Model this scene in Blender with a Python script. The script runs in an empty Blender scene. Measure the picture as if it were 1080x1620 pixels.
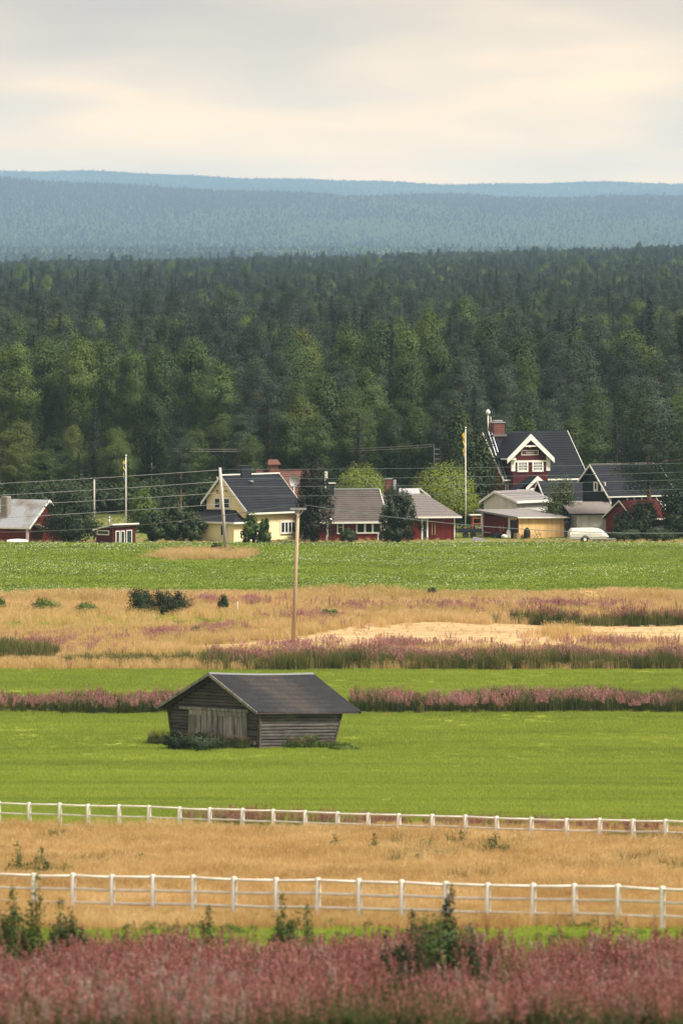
import bpy, math, random
import numpy as np
from mathutils import Vector, Matrix

random.seed(7)
R = np.random.default_rng(11)
C = bpy.context.scene.collection
rad = math.radians

# ------------------------------------------------------------------ camera, light
F, VH, HC = 12000.0, 400.0, 30.0          # focal length in photo pixels, horizon row, eye height (m)
W0, H0 = 1080, 1620
sc = bpy.context.scene
cam_d = bpy.data.cameras.new('camera')
cam = bpy.data.objects.new('camera', cam_d)
C.objects.link(cam)
sc.camera = cam
cam.location = (0, 0, HC)
cam.rotation_euler = (rad(90), 0, 0)
cam_d.sensor_fit = 'VERTICAL'
cam_d.sensor_height = 36.0
cam_d.sensor_width = 24.0
cam_d.lens = F / H0 * 36.0
cam_d.shift_y = -(H0 / 2 - VH) / H0
cam_d.clip_start = 1.0
cam_d.clip_end = 60000
cam_d.dof.use_dof = True
cam_d.dof.focus_distance = 850
cam_d.dof.aperture_fstop = 2.5

SUN_EL, SUN_AZ = 57.0, 116.0              # azimuth: clockwise from +Y (camera looks to +Y)
sd = bpy.data.lights.new('sun', 'SUN')
so = bpy.data.objects.new('sun', sd)
C.objects.link(so)
sd.energy = 4.8
sd.angle = rad(14)
sd.color = (1.0, 0.93, 0.82)
_dir = Vector((math.sin(rad(SUN_AZ)) * math.cos(rad(SUN_EL)), math.cos(rad(SUN_AZ)) * math.cos(rad(SUN_EL)), math.sin(rad(SUN_EL))))
so.rotation_euler = (-_dir).to_track_quat('-Z', 'Y').to_euler()
so.location = (0, 0, 90)

world = bpy.data.worlds.new('World')
sc.world = world
world.use_nodes = True
wt = world.node_tree
wt.nodes.clear()
def wn(t, **k):
    n = wt.nodes.new(t)
    for a, b in k.items():
        setattr(n, a, b)
    return n
w_out = wn('ShaderNodeOutputWorld')
w_sky = wn('ShaderNodeTexSky', sky_type='NISHITA', sun_disc=False)
w_sky.sun_elevation = rad(SUN_EL)
w_sky.sun_rotation = rad(SUN_AZ)
w_bg1 = wn('ShaderNodeBackground'); w_bg1.inputs[1].default_value = 0.10
wt.links.new(w_sky.outputs[0], w_bg1.inputs[0])
w_tc = wn('ShaderNodeTexCoord')
w_sep = wn('ShaderNodeSeparateXYZ'); wt.links.new(w_tc.outputs['Generated'], w_sep.inputs[0])
# broad soft cloud banks, drawn out along the horizon
w_map = wn('ShaderNodeMapping'); w_map.inputs['Scale'].default_value = (22, 22, 95); w_map.inputs['Location'].default_value = (3.4, 0.4, 0.85)
wt.links.new(w_tc.outputs['Generated'], w_map.inputs[0])
w_no = wn('ShaderNodeTexNoise'); w_no.inputs['Scale'].default_value = 1.0; w_no.inputs['Detail'].default_value = 3; w_no.inputs['Roughness'].default_value = 0.45
wt.links.new(w_map.outputs[0], w_no.inputs['Vector'])
w_m1 = wn('ShaderNodeMath', operation='MULTIPLY_ADD'); w_m1.inputs[1].default_value = 0.042; w_m1.inputs[2].default_value = -0.019
wt.links.new(w_no.outputs['Fac'], w_m1.inputs[0])
w_m2 = wn('ShaderNodeMath', operation='ADD'); wt.links.new(w_sep.outputs['Z'], w_m2.inputs[0]); wt.links.new(w_m1.outputs[0], w_m2.inputs[1])
w_mr = wn('ShaderNodeMapRange'); w_mr.inputs['From Min'].default_value = 0.0; w_mr.inputs['From Max'].default_value = 0.05
wt.links.new(w_m2.outputs[0], w_mr.inputs['Value'])
w_cr = wn('ShaderNodeValToRGB'); wt.links.new(w_mr.outputs[0], w_cr.inputs[0])
cr = w_cr.color_ramp
cr.elements[0].position = 0.0; cr.elements[0].color = (2.0, 1.12, 0.42, 1)
cr.elements[1].position = 1.0; cr.elements[1].color = (0.45, 0.37, 0.305, 1)
for p, c in ((0.22, (1.5, 0.96, 0.44, 1)), (0.36, (1.25, 0.83, 0.43, 1)), (0.48, (0.92, 0.67, 0.42, 1)), (0.64, (0.70, 0.53, 0.375, 1)), (0.82, (0.53, 0.42, 0.33, 1))):
    e = cr.elements.new(p); e.color = c
w_z = wn('ShaderNodeMath', operation='MULTIPLY_ADD'); w_z.use_clamp = False; w_z.inputs[1].default_value = 0.9; w_z.inputs[2].default_value = 1.0; wt.links.new(w_sep.outputs['Z'], w_z.inputs[0])
w_bg2 = wn('ShaderNodeBackground'); wt.links.new(w_cr.outputs[0], w_bg2.inputs[0]); wt.links.new(w_z.outputs[0], w_bg2.inputs[1])
w_mix = wn('ShaderNodeMixShader'); w_mix.inputs[0].default_value = 0.88
wt.links.new(w_bg1.outputs[0], w_mix.inputs[1]); wt.links.new(w_bg2.outputs[0], w_mix.inputs[2]); wt.links.new(w_mix.outputs[0], w_out.inputs[0])

sc.view_settings.view_transform = 'Standard'
sc.view_settings.look = 'None'
sc.view_settings.gamma = 1
sc.view_settings.use_curve_mapping = False
sc.view_settings.exposure = 0.55
sc.render.engine = 'CYCLES'
sc.cycles.use_denoising = True
sc.cycles.max_bounces = 5
sc.cycles.diffuse_bounces = 2
sc.cycles.glossy_bounces = 2
sc.cycles.transmission_bounces = 3
sc.cycles.volume_bounces = 1
sc.cycles.transparent_max_bounces = 6
sc.cycles.caustics_reflective = False
sc.cycles.caustics_refractive = False

# ------------------------------------------------------------------ helpers
_K_Y = np.array([-400, 0, 190, 257, 336, 446, 800, 1000, 5000, 5900, 7000, 8000, 11000, 12800, 17000, 20500, 26000], float)
def zt(x, y):
    """terrain height"""
    x = np.asarray(x, float); y = np.asarray(y, float)
    def base(yy):
        a = np.clip((x + 230) / 460, -1, 2)
        near = 8 + 5 * a + 6 * np.clip(a, 0, 2) ** 2
        mid = -6 + 0 * x
        crest = np.interp(x, [-2600, -945, -420, 0, 280, 945, 2600], [250, 222, 194, 168, 177, 182, 195])
        far = np.interp(x, [-4600, -1485, -385, 440, 1485, 4600], [400, 371, 348, 321, 312, 290])
        ks = [(-400, 29), (0, 28.3), (190, 10.35), (257, 7.3), (336, 3.7), (446, 0), (900, 0), (1500, 1.0), (5000, near), (5900, near - 9), (8000, mid), (12500, 22), (15000, 14), (21000, crest), (24000, crest * .6), (33000, far), (35800, far * .8)]
        out = np.zeros(np.broadcast(x, yy).shape) + 29.0
        for (ya, za), (yb, zb) in zip(ks[:-1], ks[1:]):
            t = np.clip((yy - ya) / (yb - ya), 0, 1)
            za = np.zeros_like(out) + za; zb = np.zeros_like(out) + zb
            out = np.where((yy >= ya), za + (zb - za) * t, out)
        return out
    s = np.where(y > 4000, 220.0, np.where(y < 60, 2.0, 14.0))
    z = (base(y - s) + 2 * base(y) + base(y + s)) / 4
    z = z + 0.05 * np.sin(x * .11 + y * .05) * np.sin(y * .08)
    z = z + np.where(y > 14000, 1, 0) * (6 * np.sin(x / 410 + y / 1400) + 4 * np.sin(x / 170 + 1.3) + 2.5 * np.sin(x / 70 + y / 600)) * np.clip((y - 14000) / 4000, 0, 1)
    # hollow under the sunken end of the old barn
    bx, by = -4.92 + 5.5, 458 + 5.0
    z = z - 0.33 * np.exp(-(((x - bx) / 4.5) ** 2 + ((y - by) / 5.0) ** 2))
    return z
def gz(x, y):
    return float(zt(np.array([x]), np.array([y]))[0])
def px(u, d):
    return (u - 540) * d / F
def pz(v, d):
    return HC - (v - VH) * d / F
def P(u, v, d):
    return Vector((px(u, d), d, pz(v, d)))
_dd = np.arange(150, 1300, 0.25)
def gp(u, v):
    """ground point seen at photo pixel u, v"""
    zz = zt(px(u, _dd), _dd) - pz(v, _dd)
    i = int(np.argmax(zz >= 0)) if (zz >= 0).any() else len(_dd) - 1
    d = float(_dd[i])
    return Vector((px(u, d), d, gz(px(u, d), d)))
def gd(v, u=540):
    return gp(u, v).y

def props(o, label=None, cat=None, group=None, kind=None):
    if label: o['label'] = label
    if cat: o['category'] = cat
    if group: o['group'] = group
    if kind: o['kind'] = kind
    return o
def empty(name, loc, rz=0, **k):
    o = bpy.data.objects.new(name, None)
    C.objects.link(o)
    o.location = loc
    o.rotation_euler = (0, 0, rz)
    o.empty_display_size = .3
    return props(o, **k)
def link(name, mesh, parent=None, loc=None, rz=None, **k):
    o = bpy.data.objects.new(name, mesh)
    C.objects.link(o)
    if parent: o.parent = parent
    if loc is not None: o.location = loc
    if rz is not None: o.rotation_euler = (0, 0, rz)
    return props(o, **k)
def copy_tree(o, parent=None):
    c = o.copy()
    C.objects.link(c)
    c.parent = parent
    for ch in list(o.children):
        copy_tree(ch, c)
    return c

def np_mesh(name, V, Q, mats, midx=None, tint=None, smooth=False, vn=None):
    """mesh from numpy: V (n,3); Q (m,4) or (m,3)"""
    me = bpy.data.meshes.new(name)
    V = np.asarray(V, np.float32); Q = np.asarray(Q, np.int32)
    k = Q.shape[1]
    me.vertices.add(len(V)); me.vertices.foreach_set('co', V.ravel())
    me.loops.add(Q.size); me.loops.foreach_set('vertex_index', Q.ravel())
    me.polygons.add(len(Q)); me.polygons.foreach_set('loop_start', np.arange(0, Q.size, k, dtype=np.int32))
    if midx is not None: me.polygons.foreach_set('material_index', np.asarray(midx, np.int32))
    if smooth: me.polygons.foreach_set('use_smooth', np.ones(len(Q), bool))
    for m in mats: me.materials.append(m)
    if tint is not None:
        a = me.attributes.new('tint', 'FLOAT', 'FACE')
        a.data.foreach_set('value', np.asarray(tint, np.float32))
    me.update(calc_edges=True)
    if vn is not None:
        me.polygons.foreach_set('use_smooth', np.ones(len(Q), bool))
        vn = vn / (np.linalg.norm(vn, axis=1)[:, None] + 1e-6)
        me.normals_split_custom_set_from_vertices(vn.astype(np.float32).tolist())
    return me

class MB:
    """collects simple shapes into one mesh"""
    def __init__(s, fn=None):
        s.v, s.f, s.m, s.fn, s.sm = [], [], [], fn, []
    def add(s, vs, fs, m=0, sm=False):
        b = len(s.v)
        s.v += [tuple(s.fn(*p)) if s.fn else tuple(p) for p in vs]
        s.f += [tuple(b + i for i in f) for f in fs]
        s.m += [m] * len(fs); s.sm += [sm] * len(fs)
        return s
    def hexa(s, p, m=0):
        return s.add(p, [(0, 3, 2, 1), (4, 5, 6, 7), (0, 1, 5, 4), (1, 2, 6, 5), (2, 3, 7, 6), (3, 0, 4, 7)], m)
    def box(s, x0, x1, y0, y1, z0, z1, m=0):
        return s.hexa([(x0, y0, z0), (x1, y0, z0), (x1, y1, z0), (x0, y1, z0), (x0, y0, z1), (x1, y0, z1), (x1, y1, z1), (x0, y1, z1)], m)
    def beam(s, a, b, w, h, m=0):
        a, b = Vector(a), Vector(b); d = (b - a).normalized()
        up = Vector((0, 0, 1)) if abs(d.z) < .98 else Vector((0, 1, 0))
        sd_ = d.cross(up).normalized() * w / 2; u = sd_.cross(d).normalized() * h / 2
        return s.hexa([a - sd_ - u, a + sd_ - u, a + sd_ + u, a - sd_ + u, b - sd_ - u, b + sd_ - u, b + sd_ + u, b - sd_ + u], m)
    def tube(s, pts, rs, n=8, m=0, cap=True, sm=True):
        pts = [Vector(p) for p in pts]
        if not hasattr(rs, '__len__'): rs = [rs] * len(pts)
        vs, fs = [], []
        for i, p in enumerate(pts):
            d = (pts[min(i + 1, len(pts) - 1)] - pts[max(i - 1, 0)]).normalized()
            up = Vector((0, 0, 1)) if abs(d.z) < .9 else Vector((1, 0, 0))
            a = d.cross(up).normalized(); b = d.cross(a).normalized()
            for k in range(n):
                t = 2 * math.pi * k / n
                vs.append(p + (a * math.cos(t) + b * math.sin(t)) * rs[i])
        for i in range(len(pts) - 1):
            for k in range(n):
                fs.append((i * n + k, i * n + (k + 1) % n, (i + 1) * n + (k + 1) % n, (i + 1) * n + k))
        s.add(vs, fs, m, sm)
        if cap:
            b0 = len(s.v) - len(vs)
            s.f += [tuple(b0 + k for k in range(n))[::-1], tuple(b0 + (len(pts) - 1) * n + k for k in range(n))]
            s.m += [m, m]; s.sm += [False, False]
        return s
    def slab(s, poly, t, m=0):
        """polygon given by its top corners, thickened straight down by t"""
        n = len(poly)
        vs = [tuple(p) for p in poly] + [(p[0], p[1], p[2] - t) for p in poly]
        fs = [tuple(range(n)), tuple(range(2 * n - 1, n - 1, -1))] + [(i, n + i, n + (i + 1) % n, (i + 1) % n) for i in range(n)]
        return s.add(vs, fs, m)
    def mesh(s, name, mats):
        me = bpy.data.meshes.new(name)
        me.from_pydata(s.v, [], s.f)
        for m in (mats if isinstance(mats, (list, tuple)) else [mats]): me.materials.append(m)
        me.polygons.foreach_set('material_index', s.m)
        me.polygons.foreach_set('use_smooth', s.sm)
        me.update()
        return me
    def build(s, name, mats, parent=None, loc=None, rz=None, **k):
        return link(name, s.mesh(name, mats), parent, loc, rz, **k)

# ------------------------------------------------------------------ materials
def nt_new(name):
    m = bpy.data.materials.new(name)
    m.use_nodes = True
    t = m.node_tree
    t.nodes.clear()
    return m, t
def N(t, typ, ins=None, **k):
    n = t.nodes.new(typ)
    for a, b in k.items(): setattr(n, a, b)
    for a, b in (ins or {}).items():
        if hasattr(b, 'is_output'): t.links.new(b, n.inputs[a])
        else: n.inputs[a].default_value = b
    return n
def c4(c): return (c[0], c[1], c[2], 1)
def mixc(t, fac, a, b, mode='MIX'):
    n = t.nodes.new('ShaderNodeMix'); n.data_type = 'RGBA'; n.blend_type = mode
    for i, v in ((0, fac), (6, a), (7, b)):
        if hasattr(v, 'is_output'): t.links.new(v, n.inputs[i])
        else: n.inputs[i].default_value = c4(v) if isinstance(v, (tuple, list)) and i else v
    return n.outputs[2]
def ramp(t, fac, stops):
    n = t.nodes.new('ShaderNodeValToRGB')
    t.links.new(fac, n.inputs[0])
    e = n.color_ramp.elements
    e[0].position, e[0].color = stops[0][0], c4(stops[0][1])
    e[1].position, e[1].color = stops[-1][0], c4(stops[-1][1])
    for p, c in stops[1:-1]:
        x = e.new(p); x.color = c4(c)
    return n.outputs[0]
def noise(t, vec, scale, detail=3, rough=.55):
    return N(t, 'ShaderNodeTexNoise', {'Vector': vec, 'Scale': scale, 'Detail': detail, 'Roughness': rough}).outputs['Fac']
def mapped(t, vec, scale):
    return N(t, 'ShaderNodeMapping', {'Vector': vec, 'Scale': scale}).outputs[0]
def surf(name, col, rough=.8, var=.25, scale=1.5, stretch=(1, 1, 1), col2=None, patch=.4, bump=0.0, metal=0.0, stripes=None, objrand=0.0, spec=.3):
    """general procedural surface: colour broken by fine and broad noise, optional second colour in worn patches"""
    m, t = nt_new(name)
    tc = N(t, 'ShaderNodeTexCoord').outputs['Object']
    mp = mapped(t, tc, stretch)
    n1 = noise(t, mp, scale * 4, 4, .6)
    n2 = noise(t, mp, scale * .35, 2)
    f = N(t, 'ShaderNodeMapRange', {'Value': n1, 'From Min': .3, 'From Max': .7, 'To Min': 1 - var, 'To Max': 1 + var}).outputs[0]
    base = col
    if col2 is not None:
        w = ramp(t, n2, [(patch - .08, (0, 0, 0)), (patch + .16, (1, 1, 1))])
        base = mixc(t, w, col2, col)
    v = N(t, 'ShaderNodeCombineXYZ', {0: f, 1: f, 2: f}).outputs[0]
    out = mixc(t, 1.0, base, v, 'MULTIPLY')
    if objrand:
        oi = N(t, 'ShaderNodeObjectInfo').outputs['Random']
        g = N(t, 'ShaderNodeMapRange', {'Value': oi, 'To Min': 1 - objrand, 'To Max': 1 + objrand}).outputs[0]
        out = mixc(t, 1.0, out, N(t, 'ShaderNodeCombineXYZ', {0: g, 1: g, 2: g}).outputs[0], 'MULTIPLY')
    p = N(t, 'ShaderNodeBsdfPrincipled', {'Base Color': out, 'Roughness': rough, 'Metallic': metal, 'Specular IOR Level': spec})
    if bump:
        b = N(t, 'ShaderNodeBump', {'Height': n1, 'Strength': bump, 'Distance': .02})
        t.links.new(b.outputs[0], p.inputs['Normal'])
    o = N(t, 'ShaderNodeOutputMaterial')
    t.links.new(p.outputs[0], o.inputs[0])
    return m
def leafm(name, stops, transl=.3, posscale=.12, rough=.6, wpos=.35, wrand=.35, wtint=.35):
    """foliage: hue walks along 'stops' by plant, by clump (tint) and by place in the field"""
    m, t = nt_new(name)
    pos = N(t, 'ShaderNodeNewGeometry').outputs['Position']
    n = noise(t, mapped(t, pos, (.28, 1.6, 1)) if 'grass' in name and 'dry' not in name else pos, posscale, 3)
    nn = N(t, 'ShaderNodeMapRange', {'Value': n, 'From Min': .3, 'From Max': .7, 'To Min': 0, 'To Max': wpos}).outputs[0]
    r = N(t, 'ShaderNodeMath', {0: N(t, 'ShaderNodeObjectInfo').outputs['Random'], 1: wrand}, operation='MULTIPLY').outputs[0]
    a = N(t, 'ShaderNodeAttribute', attribute_name='tint').outputs['Fac']
    a = N(t, 'ShaderNodeMath', {0: a, 1: wtint}, operation='MULTIPLY').outputs[0]
    s = N(t, 'ShaderNodeMath', {0: nn, 1: r}, operation='ADD').outputs[0]
    s = N(t, 'ShaderNodeMath', {0: s, 1: a}, operation='ADD').outputs[0]
    s = N(t, 'ShaderNodeMath', {0: s, 1: 1.0 / (wpos + wrand + wtint)}, operation='MULTIPLY').outputs[0]
    col = ramp(t, s, stops)
    d = N(t, 'ShaderNodeBsdfPrincipled', {'Base Color': col, 'Roughness': rough, 'Specular IOR Level': .2})
    tr = N(t, 'ShaderNodeBsdfTranslucent', {'Color': col})
    mx = N(t, 'ShaderNodeMixShader', {0: transl, 1: d.outputs[0], 2: tr.outputs[0]})
    o = N(t, 'ShaderNodeOutputMaterial')
    t.links.new(mx.outputs[0], o.inputs[0])
    return m

M = {}
M['birch_leaf'] = leafm('birch_leaf', [(.1, (.022, .040, .010)), (.5, (.050, .078, .016)), (.85, (.082, .110, .022)), (1, (.115, .135, .028))], .12, posscale=.03, wpos=.2, wrand=.75, wtint=.05)
M['aspen_leaf'] = leafm('aspen_leaf', [(.1, (.028, .056, .015)), (.6, (.060, .104, .021)), (1, (.11, .15, .028))], .10, posscale=.03, wpos=.2, wrand=.75, wtint=.05)
M['pine_leaf'] = leafm('pine_leaf', [(.1, (.009, .019, .010)), (.55, (.019, .036, .019)), (1, (.040, .060, .034))], .05, posscale=.03, wpos=.2, wrand=.7, wtint=.1)
M['spruce_leaf'] = leafm('spruce_leaf', [(.1, (.0035, .008, .005)), (.6, (.007, .013, .008)), (1, (.015, .024, .012))], .03, posscale=.03, wpos=.2, wrand=.7, wtint=.1)
M['willow_leaf'] = leafm('willow_leaf', [(.1, (.10, .14, .018)), (.6, (.17, .21, .025)), (1, (.23, .255, .035))], .15, posscale=.5)
M['shrub_leaf'] = leafm('shrub_leaf', [(.1, (.014, .026, .009)), (.6, (.028, .046, .013)), (1, (.055, .075, .020))], .15, posscale=.5)
M['rust_leaf'] = leafm('rust_leaf', [(.1, (.014, .022, .010)), (.6, (.030, .034, .014)), (1, (.075, .048, .022))], .12, posscale=.5)
M['sapling_leaf'] = leafm('sapling_leaf', [(.1, (.03, .055, .014)), (.6, (.06, .105, .02)), (1, (.15, .20, .03))], .3, posscale=.5)
M['pine_bark'] = surf('pine_bark', (.30, .14, .075), .9, .3, 3, col2=(.14, .10, .075), patch=.5)
M['birch_bark'] = surf('birch_bark', (.50, .47, .40), .8, .3, 2, (1, 1, 3), col2=(.12, .10, .08), patch=.42)
M['dark_bark'] = surf('dark_bark', (.10, .075, .055), .9, .3, 3)

# ------------------------------------------------------------------ ground
gx = np.unique(np.concatenate([-np.geomspace(46, 10500, 52), np.arange(-45, 45.1, .75), np.geomspace(46, 10500, 52)]))
gy = np.unique(np.concatenate([np.arange(-300, 180, 8.0), np.arange(180, 830, 1.0), np.geomspace(830, 35700, 240)]))
GX, GY = np.meshgrid(gx, gy)
GZ = zt(GX, GY)
n0, n1_ = len(gx), len(gy)
ii = (np.arange(n1_ - 1)[:, None] * n0 + np.arange(n0 - 1)[None, :]).ravel()
GQ = np.stack([ii, ii + 1, ii + n0 + 1, ii + n0], 1)
def wob(x, a=1.0, s=0.0):
    return a * (.6 * np.sin(x * .31 + s) + .4 * np.sin(x * .83 + 2 * s + 1) + .25 * np.sin(x * 2.1 + s))
def zone_colours(x, y):
    """what grows or lies where (base colours of soil and sward)"""
    sh = x.shape
    green_near = np.array((.16, .25, .03)); dry = np.array((.40, .25, .09)); bright = np.array((.185, .235, .030))
    straw = np.array((.37, .285, .155)); soilgreen = np.array((.045, .075, .02)); potato = np.array((.07, .105, .03)); floor = np.array((.035, .045, .02)); pink = np.array((.30, .19, .11))
    mead = np.array((.27, .21, .085)); mown = np.array((.30, .28, .06)); lawn = np.array((.13, .155, .045)); far_floor = np.array((.03, .045, .025))
    col = np.zeros(sh + (3,)) + soilgreen
    def put(mask, c, a=1.0):
        col[mask] = col[mask] * (1 - a) + c * a
    put(y < 60, np.array((.09, .10, .035)))
    put((y > 226 + wob(x, .7)) & (y < 262), green_near)
    put((y > 249.5 + wob(x, .6) - .05 * x) & (y < 352), dry)
    put((y > 343 - .10 * x + wob(x, .5)), bright)
    put((y > 493) & (y < 507) & ((x < -9) | (x > 1)), pink * .6)
    put((y > 507), bright)
    put((y > 545 + wob(x, .4)), mead)
    put((y > 558) & (y < 575) & (x < -6), mead * .8 + bright * .35)
    xs = -5.5 + (y - 570) * 0.0
    put((y > 571 + wob(x, .8)) & (y < 615 + wob(x, 2)) & (x > np.interp(y, [570, 578, 588, 600, 612], [-13, -11, -4.5, -1, 2]) + wob(y, .8)), straw)
    put((y > 563) & (y < 573 + wob(x, .6)) & (x > -15) & (x < 2), straw * .8)
    put((y > 601 + wob(x, 2)) & (y < 626 + wob(x, 2)) & (x < -6 + wob(y, 2)), mown)
    put((y > 654 + wob(x, .7)), potato)
    put((y > 778 + wob(x, 1)), lawn)
    put((y > 868 + wob(x, 4)), floor)
    put((y > 5000), far_floor)  # dark ground colour of the far wooded country
    return col
gcol = zone_colours(GX, GY)
me = np_mesh('ground', np.stack([GX.ravel(), GY.ravel(), GZ.ravel()], 1), GQ, [], smooth=True)
ca = me.color_attributes.new('cover', 'FLOAT_COLOR', 'POINT')
ca.data.foreach_set('color', np.concatenate([gcol.reshape(-1, 3), np.ones((n0 * n1_, 1))], 1).astype(np.float32).ravel())
m, t = nt_new('ground_cover')
pos = N(t, 'ShaderNodeNewGeometry').outputs['Position']
base = N(t, 'ShaderNodeVertexColor', layer_name='cover').outputs[0]
na = noise(t, mapped(t, pos, (.9, .28, 1)), 1.2, 5, .65)
nb = noise(t, mapped(t, pos, (.05, .09, 1)), 1.0, 3, .5)
nc = noise(t, mapped(t, pos, (.02, .5, 1)), 1.0, 3, .5)
fa = N(t, 'ShaderNodeMapRange', {'Value': na, 'From Min': .3, 'From Max': .7, 'To Min': .78, 'To Max': 1.2}).outputs[0]
fb = N(t, 'ShaderNodeMapRange', {'Value': nb, 'From Min': .35, 'From Max': .65, 'To Min': .88, 'To Max': 1.12}).outputs[0]
fc = N(t, 'ShaderNodeMapRange', {'Value': nc, 'From Min': .35, 'From Max': .65, 'To Min': .86, 'To Max': 1.12}).outputs[0]
ff = N(t, 'ShaderNodeMath', {0: fa, 1: fb}, operation='MULTIPLY').outputs[0]
ff = N(t, 'ShaderNodeMath', {0: ff, 1: fc}, operation='MULTIPLY').outputs[0]
yel = mixc(t, 1.0, base, (1.15, .98, .9), 'MULTIPLY')
base2 = mixc(t, nc, yel, base)
gc = mixc(t, 1.0, base2, N(t, 'ShaderNodeCombineXYZ', {0: ff, 1: ff, 2: ff}).outputs[0], 'MULTIPLY')
bp = N(t, 'ShaderNodeBump', {'Height': na, 'Strength': .6, 'Distance': .15})
pr = N(t, 'ShaderNodeBsdfPrincipled', {'Base Color': gc, 'Roughness': .95, 'Specular IOR Level': .1, 'Normal': bp.outputs[0]})
t.links.new(pr.outputs[0], N(t, 'ShaderNodeOutputMaterial').inputs[0])
me.materials.append(m)
ground = link('ground', me, kind='structure')

# ------------------------------------------------------------------ foliage makers (numpy)
def cards(cen, size, rng, asp=1.0, flat=0.0, tint=None, upright=0.0, out=None):
    """random small leaf quads at centres; flat>0 pushes their normals upward"""
    n = len(cen)
    nr = rng.normal(size=(n, 3)) * (1.0 if out is None else .30); nr[:, 2] += flat * 2.0
    if out is not None: nr += out / (np.linalg.norm(out, axis=1)[:, None] + 1e-6) * 1.1
    nr /= np.linalg.norm(nr, axis=1)[:, None]
    a = np.cross(nr, rng.normal(size=(n, 3))); a /= np.linalg.norm(a, axis=1)[:, None]
    if upright:
        a = a * (1 - upright) + np.array([0, 0, 1.0]) * upright
        a /= np.linalg.norm(a, axis=1)[:, None]
        nr = np.cross(a, nr); nr /= np.linalg.norm(nr, axis=1)[:, None]
    b = np.cross(nr, a)
    s = size * rng.uniform(.65, 1.35, n)
    A = a * (s / 2)[:, None]; B = b * (s / 2 * asp)[:, None]
    V = np.stack([cen - A, cen - B * .9, cen + A, cen + B * .9], 1).reshape(-1, 3)
    Q = np.arange(4 * n).reshape(-1, 4)
    return V, Q
def clumps(cc, per, sig, rng, tint_per=None):
    n = len(cc)
    k = np.repeat(np.arange(n), per)
    g = rng.normal(size=(n * per, 3)); g *= (np.minimum(np.linalg.norm(g, axis=1), 1.75 + .2 * rng.uniform(size=n * per)) / (np.linalg.norm(g, axis=1) + 1e-6))[:, None]; g = g * np.asarray(sig)
    tt = rng.uniform(0, 1, n)[k]
    return cc[k] + g, tt
def crown_shape(kind, rng, H, W):
    if kind in ('birch', 'aspen'):
        n = 150
        lo = .14 if kind == 'aspen' else .2
        t = lo + (1 - lo) * rng.uniform(0, 1, n) ** .85
        q = (t - lo) / (1 - lo)
        if kind == 'aspen': pr = np.clip(1 - np.abs(q - .48) ** 2.4 * 3.2, .12, 1)
        else: pr = np.clip(np.sin(np.pi * (q * .84 + .13) ** .95), .1, 1) ** .62
        lob = 1 + .22 * np.sin(rng.uniform(0, 6.28) + 3 * q * 6)
        an = rng.uniform(0, 2 * np.pi, n)
        an_l = 1 + .28 * np.sin(2 * an + rng.uniform(0, 6)) + .15 * np.sin(3 * an + 5 * q + rng.uniform(0, 6))
        rr = W / 2 * pr * lob * an_l * np.sqrt(rng.uniform(.12, 1, n)) * .88
        return np.stack([rr * np.cos(an), rr * np.sin(an), t * H * .97], 1)
    if kind == 'pine':
        n = 95
        lo = .33
        q = rng.uniform(0, 1, n) ** .9
        q = np.round(q * 11 + rng.normal(size=n) * .36) / 11
        q = np.clip(q, 0, 1)
        pr = np.clip(1.05 - .75 * np.abs(q - .35) ** 1.3 * 1.6, .2, 1) * np.clip((1.08 - q) * 3.2, .12, 1)
        an = rng.uniform(0, 2 * np.pi, n)
        rr = W / 2 * pr * (1 + .35 * np.sin(2 * an + 7 * q)) * np.sqrt(rng.uniform(.15, 1, n)) * .9
        return np.stack([rr * np.cos(an), rr * np.sin(an), (lo + (1 - lo) * q) * H * .98], 1)
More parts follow.
